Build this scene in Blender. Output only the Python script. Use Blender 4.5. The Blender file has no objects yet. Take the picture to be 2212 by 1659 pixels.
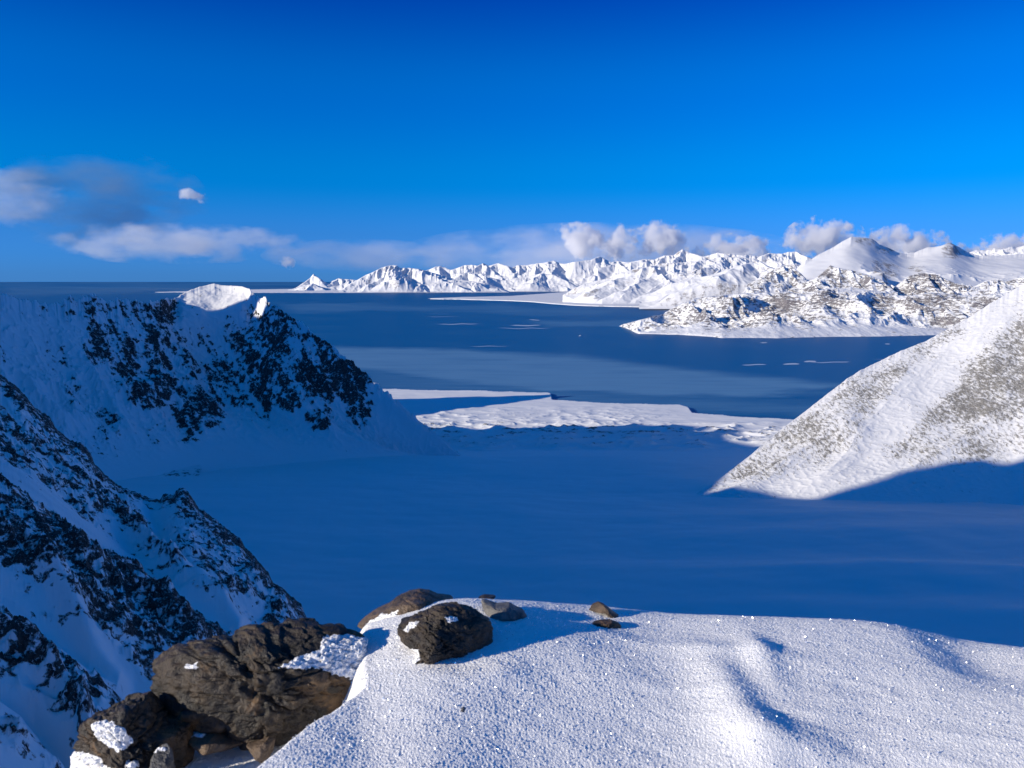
import bpy, bmesh, math, random
import numpy as np
R = math.radians
sc = bpy.context.scene
col = sc.collection
rng = np.random.default_rng(7)
random.seed(7)

# ------------------------------------------------------------------ camera
FPX, CX, CY, PITCH = 1703.0, 1106.0, 829.5, R(7.4)
CP, SP = math.cos(PITCH), math.sin(PITCH)
SEA = -600.0
cam_d = bpy.data.cameras.new("camera")
cam = bpy.data.objects.new("camera", cam_d)
col.objects.link(cam)
cam.location = (0, 0, 0)
cam.rotation_euler = (R(90) - PITCH, 0, 0)
cam_d.sensor_width = 36
cam_d.lens = 36 * FPX / 2212
cam_d.clip_start = 0.05
cam_d.clip_end = 3.0e6
cam_d.dof.use_dof = True
cam_d.dof.focus_distance = 60.0
cam_d.dof.aperture_fstop = 13.0
sc.camera = cam

# ------------------------------------------------------------------ sun and sky
SUN_EL, SUN_BACK = 18.0, 25.0              # from the left, a little behind the viewer
SH = (-math.cos(R(SUN_BACK)), -math.sin(R(SUN_BACK)))
S = (SH[0] * math.cos(R(SUN_EL)), SH[1] * math.cos(R(SUN_EL)), math.sin(R(SUN_EL)))
PERP = (SH[1], -SH[0])                      # across the sun direction
TEL = math.tan(R(SUN_EL))
sun_d = bpy.data.lights.new("sun", 'SUN')
sun_d.energy = 5.0
sun_d.angle = R(0.5)
sun_d.color = (1.0, 0.885, 0.70)
sun = bpy.data.objects.new("sun", sun_d)
col.objects.link(sun)
from mathutils import Vector
sun.rotation_euler = Vector(S).to_track_quat('Z', 'Y').to_euler()

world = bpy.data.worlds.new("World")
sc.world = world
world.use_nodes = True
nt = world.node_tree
nt.nodes.clear()
N = nt.nodes.new
out = N('ShaderNodeOutputWorld'); bg = N('ShaderNodeBackground')
sky = N('ShaderNodeTexSky')
sky.sky_type = 'NISHITA'; sky.sun_disc = False
sky.sun_elevation = R(SUN_EL)
sky.sun_rotation = math.atan2(SH[0], SH[1])
sky.altitude = 700; sky.air_density = 1.0; sky.dust_density = 0.3; sky.ozone_density = 3.0
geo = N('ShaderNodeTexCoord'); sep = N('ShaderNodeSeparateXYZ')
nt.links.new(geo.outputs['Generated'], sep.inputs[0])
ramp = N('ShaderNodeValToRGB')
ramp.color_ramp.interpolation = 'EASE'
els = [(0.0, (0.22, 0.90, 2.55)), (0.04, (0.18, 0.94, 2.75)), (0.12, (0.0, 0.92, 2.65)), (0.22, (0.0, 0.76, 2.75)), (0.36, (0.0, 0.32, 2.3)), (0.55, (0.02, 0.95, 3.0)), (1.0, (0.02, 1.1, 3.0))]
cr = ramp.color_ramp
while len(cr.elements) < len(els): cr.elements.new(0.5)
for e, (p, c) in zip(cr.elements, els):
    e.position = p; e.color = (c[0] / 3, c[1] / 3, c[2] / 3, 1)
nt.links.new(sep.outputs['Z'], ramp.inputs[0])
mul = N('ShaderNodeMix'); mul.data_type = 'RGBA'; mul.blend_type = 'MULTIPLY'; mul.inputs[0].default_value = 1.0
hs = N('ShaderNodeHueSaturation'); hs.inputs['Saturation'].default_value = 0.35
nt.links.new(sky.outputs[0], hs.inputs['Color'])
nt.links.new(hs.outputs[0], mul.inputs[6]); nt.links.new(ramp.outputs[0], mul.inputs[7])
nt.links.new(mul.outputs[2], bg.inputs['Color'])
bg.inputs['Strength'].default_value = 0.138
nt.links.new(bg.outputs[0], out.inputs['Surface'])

vs = sc.view_settings
vs.view_transform = 'Standard'; vs.look = 'None'; vs.exposure = 0.2; vs.gamma = 1.0
sc.cycles.max_bounces = 10
sc.cycles.diffuse_bounces = 3
sc.cycles.glossy_bounces = 2
sc.cycles.transparent_max_bounces = 8
sc.cycles.volume_bounces = 8

# ------------------------------------------------------------------ geometry helpers
def ray(px, py):
    u = (np.asarray(px, float) - CX) / FPX; v = (CY - np.asarray(py, float)) / FPX
    y = CP + v * SP; z = -SP + v * CP
    return u / y, z / y                    # x per y, z per y

def proj(x, y, z):
    dd = y * CP - z * SP
    dd = np.where(np.abs(dd) < 1e-6, 1e-6, dd)
    up = y * SP + z * CP
    return CX + FPX * x / dd, CY - FPX * up / dd

def on_plane(px, py, z):
    a, e = ray(px, py)
    d = z / e
    return a * d, d

def hashgrid(n=512, seed=1):
    g = np.random.default_rng(seed)
    th = g.uniform(0, 2 * np.pi, (n, n))
    return np.cos(th).astype(np.float32), np.sin(th).astype(np.float32)

_G = [hashgrid(256, s) for s in range(4)]
def perlin(x, y, seed=0):
    gx, gy = _G[seed % 4]
    x = np.asarray(x, float) + 37.3 * seed; y = np.asarray(y, float) + 91.7 * seed
    xi = np.floor(x).astype(np.int64); yi = np.floor(y).astype(np.int64)
    xf = (x - xi).astype(np.float32); yf = (y - yi).astype(np.float32)
    u = xf * xf * xf * (xf * (xf * 6 - 15) + 10); v = yf * yf * yf * (yf * (yf * 6 - 15) + 10)
    x0 = xi & 255; x1 = (xi + 1) & 255; y0 = yi & 255; y1 = (yi + 1) & 255
    a = gx[x0, y0] * xf + gy[x0, y0] * yf
    b = gx[x1, y0] * (xf - 1) + gy[x1, y0] * yf
    c = gx[x0, y1] * xf + gy[x0, y1] * (yf - 1)
    d = gx[x1, y1] * (xf - 1) + gy[x1, y1] * (yf - 1)
    return (a + u * (b - a) + v * ((c + u * (d - c)) - (a + u * (b - a)))) * 1.4

def fbm(x, y, oct=5, seed=0, gain=0.5, lac=2.03):
    s = 0; amp = 1; t = 0
    c, sn = math.cos(0.5), math.sin(0.5)
    for i in range(oct):
        s = s + amp * perlin(x, y, seed + i); t += amp
        x, y = (c * x - sn * y) * lac, (sn * x + c * y) * lac
        amp *= gain
    return s / t

def ridged(x, y, oct=5, seed=0, gain=0.5, lac=2.07):
    s = 0; amp = 1; t = 0; w = 1
    c, sn = math.cos(0.7), math.sin(0.7)
    for i in range(oct):
        n = 1 - np.abs(perlin(x, y, seed + i)) * 1.6
        n = np.clip(n, 0, 1) ** 2 * w
        w = np.clip(n * 1.6, 0, 1)
        s = s + amp * n; t += amp
        x, y = (c * x - sn * y) * lac, (sn * x + c * y) * lac
        amp *= gain
    return s / t

def sstep(a, b, x):
    t = np.clip((x - a) / (b - a), 0, 1)
    return t * t * (3 - 2 * t)

def poly_mask(px, py, pts, soft):
    """1 inside the polygon, falling to 0 over 'soft' either side of its edge"""
    pts = np.array(pts, float)
    inside = np.zeros(px.shape, bool); dmin = np.full(px.shape, 1e9)
    for i in range(len(pts)):
        x0, y0 = pts[i]; x1, y1 = pts[(i + 1) % len(pts)]
        cond = ((y0 > py) != (y1 > py)) & (px < (x1 - x0) * (py - y0) / ((y1 - y0) if y1 != y0 else 1e-9) + x0)
        inside ^= cond
        dx, dy = x1 - x0, y1 - y0
        t = np.clip(((px - x0) * dx + (py - y0) * dy) / (dx * dx + dy * dy + 1e-9), 0, 1)
        dmin = np.minimum(dmin, np.hypot(px - x0 - t * dx, py - y0 - t * dy))
    sd = np.where(inside, dmin, -dmin)
    return sstep(-soft, soft, sd)

def blobs(px, py, lst):
    s = np.zeros(px.shape)
    for (x0, y0, x1, y1, k) in lst:
        cx, cy, rx, ry = (x0 + x1) / 2, (y0 + y1) / 2, (x1 - x0) / 2 + 1, (y1 - y0) / 2 + 1
        r = ((px - cx) / rx) ** 2 + ((py - cy) / ry) ** 2
        s = np.maximum(s, k * np.exp(-0.7 * r * r))
    return s

def mesh_grid(name, X, Y, Z, mat, attrs=None, wrap=False, parent=None, smooth=True):
    r, c = X.shape
    co = np.stack([X, Y, Z], -1).reshape(-1, 3).astype(np.float32)
    idx = np.arange(r * c).reshape(r, c)
    if wrap: idx = np.concatenate([idx, idx[:, :1]], 1)
    q = np.stack([idx[:-1, :-1], idx[:-1, 1:], idx[1:, 1:], idx[1:, :-1]], -1).reshape(-1, 4)
    return mesh_np(name, co, q, mat, attrs, parent, smooth)

def mesh_np(name, co, q, mat, attrs=None, parent=None, smooth=True):
    me = bpy.data.meshes.new(name)
    k = q.shape[1]
    me.vertices.add(len(co)); me.vertices.foreach_set('co', np.ascontiguousarray(co, dtype=np.float32).ravel())
    me.loops.add(q.size); me.loops.foreach_set('vertex_index', q.ravel().astype(np.int32))
    me.polygons.add(len(q))
    me.polygons.foreach_set('loop_start', (np.arange(len(q)) * k).astype(np.int32))
    me.polygons.foreach_set('loop_total', np.full(len(q), k, np.int32))
    me.polygons.foreach_set('use_smooth', np.full(len(q), smooth, bool))
    me.update(calc_edges=True)
    for nm, v in (attrs or {}).items():
        a = me.attributes.new(nm, 'FLOAT', 'POINT')
        a.data.foreach_set('value', np.ascontiguousarray(v, dtype=np.float32).ravel())
    me.materials.append(mat)
    o = bpy.data.objects.new(name, me)
    col.objects.link(o)
    if parent: o.parent = parent
    return o

def structure(o): o['kind'] = 'structure'; return o
def tag(o, label, cat, group=None, kind=None):
    o['label'] = label; o['category'] = cat
    if group: o['group'] = group
    if kind: o['kind'] = kind
    return o

def skyline(pts, ragged=0.0, freq=0.1, seed=0):
    """pixel outline -> function of a (x per y) giving e (z per y); crags are added as real roughness"""
    pts = np.array(pts, float)
    a, e = ray(pts[:, 0], pts[:, 1])
    def f(q):
        v = np.interp(q, a, e)
        if ragged:
            amp = ragged(CX + FPX * q) if callable(ragged) else ragged
            v = v + amp / FPX * (fbm(q * FPX * freq, q * 0 + seed * 3.1, 5, seed, 0.6))
        return v
    return f

def gauss(v, sig):
    n = max(1, int(sig * 3)); k = np.exp(-0.5 * (np.arange(-n, n + 1) / sig) ** 2); k /= k.sum()
    return np.convolve(np.concatenate([np.full(n, v[0]) + (v[0] - v[1]) * np.arange(n, 0, -1), v, np.full(n, v[-1]) + (v[-1] - v[-2]) * np.arange(1, n + 1)]), k, 'valid')

# ------------------------------------------------------------------ materials
def newmat(name):
    m = bpy.data.materials.new(name); m.use_nodes = True
    return m, m.node_tree, m.node_tree.nodes['Principled BSDF']

def nd(t, typ, **kw):
    n = t.nodes.new(typ)
    for k, v in kw.items(): setattr(n, k, v)
    return n

def noise(t, scale, detail=4, rough=0.55, vec=None, dist=0.0):
    n = nd(t, 'ShaderNodeTexNoise')
    n.inputs['Scale'].default_value = scale; n.inputs['Detail'].default_value = detail
    n.inputs['Roughness'].default_value = rough; n.inputs['Distortion'].default_value = dist
    if vec is not None: t.links.new(vec, n.inputs['Vector'])
    return n.outputs['Fac']

def math_(t, op, a, b=None, clamp=False):
    n = nd(t, 'ShaderNodeMath', operation=op); n.use_clamp = clamp
    for i, v in enumerate((a, b)):
        if v is None: continue
        if isinstance(v, (int, float)): n.inputs[i].default_value = v
        else: t.links.new(v, n.inputs[i])
    return n.outputs[0]

def mapr(t, v, a, b, c=0.0, d=1.0, smooth=True):
    n = nd(t, 'ShaderNodeMapRange'); n.interpolation_type = 'SMOOTHSTEP' if smooth else 'LINEAR'
    t.links.new(v, n.inputs['Value'])
    for k, x in zip(('From Min', 'From Max', 'To Min', 'To Max'), (a, b, c, d)): n.inputs[k].default_value = x
    return n.outputs['Result']

def mixc(t, f, a, b):
    n = nd(t, 'ShaderNodeMix', data_type='RGBA')
    if isinstance(f, (int, float)): n.inputs[0].default_value = f
    else: t.links.new(f, n.inputs[0])
    for i, v in ((6, a), (7, b)):
        if isinstance(v, tuple): n.inputs[i].default_value = (*v, 1)
        else: t.links.new(v, n.inputs[i])
    return n.outputs[2]

def attr(t, name):
    n = nd(t, 'ShaderNodeAttribute'); n.attribute_name = name
    return n.outputs['Fac']

def pos(t, scale=(1, 1, 1), rot=(0, 0, 0)):
    g = nd(t, 'ShaderNodeNewGeometry'); m = nd(t, 'ShaderNodeMapping')
    m.inputs['Scale'].default_value = scale; m.inputs['Rotation'].default_value = rot
    t.links.new(g.outputs['Position'], m.inputs['Vector'])
    return m.outputs[0]

def snow_rock(name, cell, rock_a, rock_b, mixamp=0.55, edge=0.06, bump_d=1.0, rot=(0, 0, 0), scl=(1, 1, 1), snow=(0.74, 0.75, 0.77), snow_bump=0.0, dust=None, speck=0.9):
    """snow with rock breaking through: attribute 'rock' says how much, noise of 'cell' metres breaks it up"""
    m, t, b = newmat(name)
    v = pos(t, scl, rot)
    n1 = noise(t, 1.0 / cell, 7, 0.66, v, 0.3)
    a = attr(t, 'rock')
    s = math_(t, 'ADD', a, math_(t, 'MULTIPLY', math_(t, 'SUBTRACT', n1, 0.5), mixamp * 2))
    f = mapr(t, s, 0.5 - edge, 0.5 + edge)
    nf = noise(t, 3.7 / cell, 4, 0.7, v, 0.5)
    f = math_(t, 'MULTIPLY', f, mapr(t, math_(t, 'SUBTRACT', nf, math_(t, 'MULTIPLY', math_(t, 'SUBTRACT', s, 0.5), 0.35)), 0.53, 0.58, 1.0, 1.0 - speck))
    nc = noise(t, 3.1 / cell, 5, 0.6, v)
    rc = mixc(t, mapr(t, nc, 0.3, 0.7), rock_a, rock_b)
    sn = snow
    if dust:
        sn = mixc(t, mapr(t, noise(t, 0.6 / cell, 5, 0.6, v), 0.45, 0.75, 0, dust), snow, (rock_b[0] * 1.5, rock_b[1] * 1.5, rock_b[2] * 1.5))
    t.links.new(mixc(t, f, sn, rc), b.inputs['Base Color'])
    b.inputs['Roughness'].default_value = 0.8
    b.inputs['Specular IOR Level'].default_value = 0.2
    bp = nd(t, 'ShaderNodeBump'); bp.inputs['Strength'].default_value = 1.0
    h = math_(t, 'MULTIPLY', math_(t, 'ADD', math_(t, 'MULTIPLY', n1, 1.0), math_(t, 'MULTIPLY', nc, 0.4)), f)
    if snow_bump:
        h = math_(t, 'ADD', h, math_(t, 'MULTIPLY', noise(t, 0.9 / cell, 6, 0.6, v), snow_bump))
    t.links.new(h, bp.inputs['Height'])
    bp.inputs['Distance'].default_value = bump_d
    t.links.new(bp.outputs[0], b.inputs['Normal'])
    return m

M_ridge = snow_rock('snow_and_dark_rock_far', 16, (0.022, 0.024, 0.028), (0.095, 0.09, 0.085), 0.75, 0.05, 6.0)
M_near = snow_rock('snow_and_dark_rock_near', 3.4, (0.018, 0.018, 0.02), (0.085, 0.078, 0.072), 0.7, 0.05, 1.4, snow_bump=0.12)
M_scree = snow_rock('snowy_scree', 5.5, (0.13, 0.125, 0.115), (0.32, 0.31, 0.29), 0.7, 0.16, 1.1, rot=(0, R(20), R(35)), scl=(1, 0.4, 1), snow_bump=0.2, speck=0.7)
M_knoll = snow_rock('snow_and_brown_rock', 60, (0.12, 0.112, 0.125), (0.235, 0.225, 0.245), 0.85, 0.10, 9, scl=(0.7, 1, 2.6), snow_bump=0.3)
M_far = snow_rock('far_snow', 160, (0.22, 0.21, 0.22), (0.36, 0.34, 0.34), 0.6, 0.16, 8, snow_bump=0.5)
M_valley = snow_rock('valley_snow', 14, (0.10, 0.10, 0.10), (0.25, 0.24, 0.23), 0.5, 0.12, 1.5, snow_bump=0.05)

# ------------------------------------------------------------------ sea
def build_sea():
    a = np.linspace(-1.6, 1.6, 900)
    d = np.concatenate([np.linspace(900, 3000, 60), np.geomspace(3000, 60000, 800)[1:], np.geomspace(60000, 1.6e6, 60)[1:]])
    A, D = np.meshgrid(a, d)
    X = A * D; Z = np.full_like(X, SEA)
    px, py = proj(X, D, Z)
    wob = fbm(px / 130, py / 14, 5, 2) * 14
    pyw = py + wob * 0.8; pxw = px + wob * 4
    film = 0.95 * poly_mask(pxw / 6, pyw, [(600 / 6, 742), (760 / 6, 750), (1000 / 6, 756), (1240 / 6, 768), (1400 / 6, 790), (1620 / 6, 812), (1830 / 6, 832), (1830 / 6, 838), (1600 / 6, 858), (1350 / 6, 852), (1150 / 6, 842), (980 / 6, 826), (800 / 6, 800), (700 / 6, 790)], 9)
    film = np.maximum(film, 0.5 * poly_mask(pxw / 6, pyw, [(760 / 6, 790), (1300 / 6, 850), (1900 / 6, 880), (1900 / 6, 905), (1300 / 6, 880), (800 / 6, 845)], 14))
    film = np.maximum(film, 0.42 * poly_mask(pxw / 6, pyw, [(600 / 6, 655), (1100 / 6, 660), (1400 / 6, 672), (1300 / 6, 684), (1000 / 6, 676), (620 / 6, 672)], 7))
    film = np.maximum(film, 0.30 * poly_mask(pxw / 6, pyw, [(0, 607), (700 / 6, 607), (640 / 6, 630), (0, 640)], 5))
    film = np.maximum(film, 0.55 * poly_mask(pxw / 6, pyw, [(1150 / 6, 695), (1400 / 6, 690), (1360 / 6, 704), (1180 / 6, 704)], 4))
    st = fbm(px / 170, py / 3.2, 4, 5)
    film = np.clip(film * (1 + 0.25 * st) + 0.22 * st + 0.10 * fbm(px / 60, py / 1.6, 3, 8), 0, 1)
    # thin strips of drifting ice
    ice = np.zeros_like(film)
    for (x0, x1, y, w, k) in [(900, 1010, 684, 1.2, .5), (940, 1040, 700, .9, .8), (1100, 1170, 703, 1.2, .9), (1060, 1200, 709, .9, .7), (1600, 1660, 788, 1.2, .9),
                              (1690, 1728, 786.5, 1.6, 1), (1735, 1765, 781, 1.8, 1), (1745, 1842, 782.5, 1.0, .8), (1640, 1660, 740, 1.2, .8), (1910, 1925, 743, 1.2, .9), (1000, 1110, 748, 1.2, .6), (1140, 1170, 691, 1.4, .7), (1870, 1930, 776, .8, .6)]:
        cx, hw = (x0 + x1) / 2, (x1 - x0) / 2
        rr = np.exp(-((px - cx) / hw) ** 4) * np.exp(-((py - y + 1.5 * perlin(px / 30, py * 0 + y, 1)) / w) ** 2)
        ice = np.maximum(ice, k * rr)
    m, t, b = newmat('sea_water')
    fi = attr(t, 'film'); ic = attr(t, 'ice')
    v = pos(t, (0.5, 1, 1))
    n = noise(t, 1 / 700.0, 6, 0.6, v)
    fi2 = math_(t, 'ADD', fi, math_(t, 'MULTIPLY', math_(t, 'SUBTRACT', n, 0.5), 0.35), clamp=True)
    c = mixc(t, fi2, (0.0, 0.085, 0.23), (0.10, 0.245, 0.42))
    c = mixc(t, mapr(t, math_(t, 'ADD', ic, math_(t, 'MULTIPLY', math_(t, 'SUBTRACT', noise(t, 1 / 120.0, 4, 0.6, v), 0.5), 0.5)), 0.35, 0.7), c, (0.5, 0.53, 0.58))
    t.links.new(c, b.inputs['Base Color'])
    t.links.new(mapr(t, fi2, 0, 1, 0.42, 0.6, False), b.inputs['Roughness'])
    b.inputs['IOR'].default_value = 1.33
    b.inputs['Specular IOR Level'].default_value = 0.35
    bp = nd(t, 'ShaderNodeBump'); bp.inputs['Distance'].default_value = 1.2; bp.inputs['Strength'].default_value = 0.6
    t.links.new(noise(t, 1 / 25.0, 5, 0.6, pos(t, (1, 1, 1))), bp.inputs['Height'])
    t.links.new(bp.outputs[0], b.inputs['Normal'])
    structure(mesh_grid('sea', X, D, Z, m, {'film': film, 'ice': ice}))
build_sea()

# ------------------------------------------------------------------ valley floor and coastal plain
FLOOR_D = [0, 500, 800, 1400, 2000, 2450, 2900, 3300, 5200]
FLOOR_Z = [-300, -328, -350, -395, -450, -515, -562, -585, -594]
def floor_z(d): return np.interp(d, FLOOR_D, FLOOR_Z)
SHORE = [(600, 838), (820, 842.5), (1000, 847), (1184, 850), (1190, 852), (1193, 865.5), (1198, 867), (1240, 870), (1340, 875.5), (1470, 879), (1486, 883), (1496, 896), (1600, 905), (1700, 911), (1900, 921), (2300, 935)]
def build_valley():
    sx, sy = on_plane(*np.array(SHORE, float).T, SEA)
    sa = sx / sy
    o_ = np.argsort(sa); sa = sa[o_]; sy = sy[o_]
    a = np.concatenate([np.linspace(-2.2, -0.45, 140)[:-1], np.linspace(-0.45, 0.75, 1250), np.linspace(0.75, 1.8, 80)[1:]])
    d = np.concatenate([np.linspace(150, 1500, 300), np.linspace(1500, 3400, 420)[1:], np.linspace(3400, 5400, 160)[1:]])
    A, D = np.meshgrid(a, d)
    X = A * D
    Z = floor_z(D) + 0.0
    big = fbm(X / 420, D / 420, 4, 3)
    Z += big * 9 * sstep(3200, 2600, D)
    # wind-shaped swells on the glacier, right of the middle
    rgt = sstep(-100, 500, X)
    for (dc, sl, h, w) in [(905, 0.10, 26, 60), (770, 0.16, 12, 45), (1090, -0.04, 14, 70), (1240, 0.03, 10, 60)]:
        c = dc - sl * (X - 300)
        s = (D - c) / w
        Z += rgt * h * np.where(s < 0, np.exp(-(s / 2.4) ** 2), np.exp(-(s / 1.0) ** 2))
    Z += 4.5 * fbm(X / 260 + D / 300, D / 120 - X / 500, 4, 6) * sstep(2300, 1500, D)
    # hummocky moraine before the shore
    mor = sstep(2150, 2450, D) * sstep(3330, 3050, D) * sstep(0.62, 0.30, A)
    hm = ridged(X / 210, D / 150, 6, 4)
    Z += mor * (hm * 22 - 8)
    m2 = sstep(2700, 2900, D) * sstep(3800, 3400, D) * sstep(0.25, 0.12, A)
    Z += m2 * 9 * ridged(X / 130, D / 90, 5, 8) + 5 * sstep(2800, 3000, D) * fbm(X / 260, D / 90, 5, 4)
    Ds = np.interp(A, sa, sy)
    Ds = Ds + 45 * fbm(X / 130, D * 0 + 3, 5, 1, .6)
    Z = np.maximum(Z, SEA + 3.5 + 2.5 * fbm(X / 200, D / 200, 3, 2))
    edge = sstep(0, 14, Ds - D)
    Z = np.where(D > Ds, SEA - 12, SEA - 12 + (Z - SEA + 12) * edge)
    rock = 0.07 + 0.36 * mor * sstep(0.35, 0.75, hm) + 0.10 * m2
    rock = rock + 0.28 * sstep(26, 4, Ds - D) * (D < Ds)
    rock += sstep(2400, 2900, D) * (0.30 * fbm(X / 160, D / 60, 5, 9) + 0.03)
    structure(mesh_grid('snowfield', X, D, Z, M_valley, {'rock': rock}))
build_valley()

# ------------------------------------------------------------------ generic mountain between a foot line and a skyline
def mountain(name, px0, px1, sky, Dr, Df, zf, mat, ncol, nrow, relief, prof=1.15, back=0.8, streak=None, rockf=None, backd=1500, seed=0, backrows=60, clamp_m=0.0, gscale=900, low=SEA - 30, smooth_px=14, crest=0.07, peaks=None):
    a0, _ = ray(px0, 700); a1, _ = ray(px1, 700)
    a = np.linspace(a0, a1, ncol)
    pxcol = (a[1] - a[0]) * FPX
    sg = max(1.0, smooth_px / pxcol)
    dr = gauss(np.asarray(Dr(a)), sg); df = np.asarray(Df(a)); zfv = np.asarray(zf(a)) + a * 0; er0 = sky(a)
    er = gauss(er0, sg); de = er0 - er
    t = np.concatenate([np.linspace(0, 1, nrow), 1 + np.linspace(0, 1, backrows)[1:] ** 1.5])
    A, T = np.meshgrid(a, t)
    DR, DF, ZF, ER, DE = (np.broadcast_to(q, A.shape) for q in (dr, df, zfv, er, de))
    D = np.where(T <= 1, DF + (DR - DF) * T, DR + (T - 1) * backd)
    X = A * D
    ZR = ER * DR
    front = ZF + (ZR - ZF) * np.clip(T, 0, 1) ** prof
    behind = ZR - back * (D - DR)
    Z = np.where(T <= 1, front, behind)
    Tc = np.clip(T, 0, 1)
    if peaks: Z = peak_field(X, D, T, a, er0, dr, df, zfv, er, seed, **peaks)
    Z = Z + relief(X, D, Tc, T)
    cw = crest * (0.55 + 0.9 * np.clip(0.5 + fbm(X / ((DR - DF) * 0.15), D / ((DR - DF) * 0.15), 3, seed + 2), 0, 1))
    cf = np.exp(-((T - 1) / cw) ** 2)
    e = Z / D + DE * cf
    if peaks:
        i1 = int(np.argmin(np.abs(t - 1)))
        dl = (er + de) - e[i1]
        e = e + np.maximum(dl, 0)[None, :] * np.exp(-((T - 1) / np.where(T < 1, 0.33, 0.15)) ** 2)
    lim = ER + DE * cf - clamp_m * (1 - Tc)
    ex = e - lim
    w = 0.0006
    e = np.where(ex > -w * 3, lim - w * np.log1p(np.exp(np.clip(-ex / w, -30, 30))) , e) 
    # the crest itself sits on the outline
    near = np.exp(-((T - 1) / 0.014) ** 2)
    e = e * (1 - near) + (ER + DE) * near
    Z = np.maximum(e * D, low)
    px, py = proj(X, D, Z)
    rk = rockf(X, D, Z, Tc, px, py) if rockf else np.zeros_like(Z)
    # blend rock with steepness
    gy = np.gradient(Z, axis=0) / np.maximum(np.abs(np.gradient(D, axis=0)), 1e-3)
    gx = np.gradient(Z, axis=1) / np.maximum(np.abs(np.gradient(X, axis=1)), 1e-3)
    sl = np.hypot(gx, gy)
    rk = rk(sl) if callable(rk) else rk
    return structure(mesh_grid(name, X, D, Z, mat, {'rock': rk}))

def peak_field(X, D, T, a, er0, dr, df, zf, er, seed, slope=0.6, nfront=8, warp=300.0, minpx=2.0, arms=5, flute=0.10, fs=200.0):
    # pyramids with radiating ridges: one under every summit of the skyline, lower ones in front
    g = np.random.default_rng(seed + 100)
    wx = warp * fbm(X / warp / 3, D / warp / 3, 4, seed + 1); wy = warp * fbm(X / warp / 3 + 7, D / warp / 3, 4, seed + 2)
    XX, DD = X + wx, D + wy
    P = []
    w = max(2, int(3.5 / ((a[1] - a[0]) * FPX)))
    for i in range(w, len(a) - w):
        if er0[i] >= er0[i - w:i + w + 1].max() - 1e-12:
            if not P or (a[i] - P[-1][0] / P[-1][1]) * FPX > 3:
                P.append((a[i] * dr[i], dr[i], er0[i] * dr[i], slope * g.uniform(0.85, 1.15)))
    for k in range(nfront):
        i = int((k + g.uniform(0.15, 0.85)) / nfront * (len(a) - 1)); t = g.uniform(0.30, 0.78)
        d = df[i] + (dr[i] - df[i]) * t
        P.append((a[i] * d, d, zf[i] + (er[i] * dr[i] - zf[i]) * t * g.uniform(0.75, 1.0), slope * g.uniform(0.7, 1.05)))
    Z = np.full(X.shape, -1e9)
    for (x, d, z, sl) in P:
        dx, dy = XX - x, DD - d
        r = np.hypot(dx, dy); th = np.arctan2(dy, dx); ph = g.uniform(0, 6.28)
        q = np.abs(((th + ph) * arms / 2 / np.pi) % 1 - 0.5) * 2          # 1 on an arete, 0 in a gully
        m = sl * (1.28 - 0.62 * q)
        Z = np.maximum(Z, z - m * r * (1 + 0.15 * np.exp(-r / 600)))
    ZF = np.broadcast_to(zf, X.shape)
    fl = ridged(X / fs, D / fs / 3.0, 4, seed + 4, .38) - .45
    h = np.clip((Z - ZF) / 300.0, 0, 1)
    Z = Z + fl * flute * np.clip(Z - ZF, 0, 900) * sstep(1.02, 0.93, T)
    Z = np.where(Z > ZF, ZF + (Z - ZF) * sstep(-0.01, 0.22, T), ZF + 10 * sstep(0, .05, T) * fbm(X / 500, D / 500, 4, seed))
    return np.where(T > 1.0, np.minimum(Z, er0[None, :] * dr[None, :] - 0.35 * (D - dr[None, :])), Z)

K = lambda v: (lambda a: a * 0 + v)
def by_px(pts):
    pts = np.array(pts, float); aa, _ = ray(pts[:, 0], pts[:, 0] * 0 + 700)
    return lambda q: np.interp(q, aa, pts[:, 1])

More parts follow.
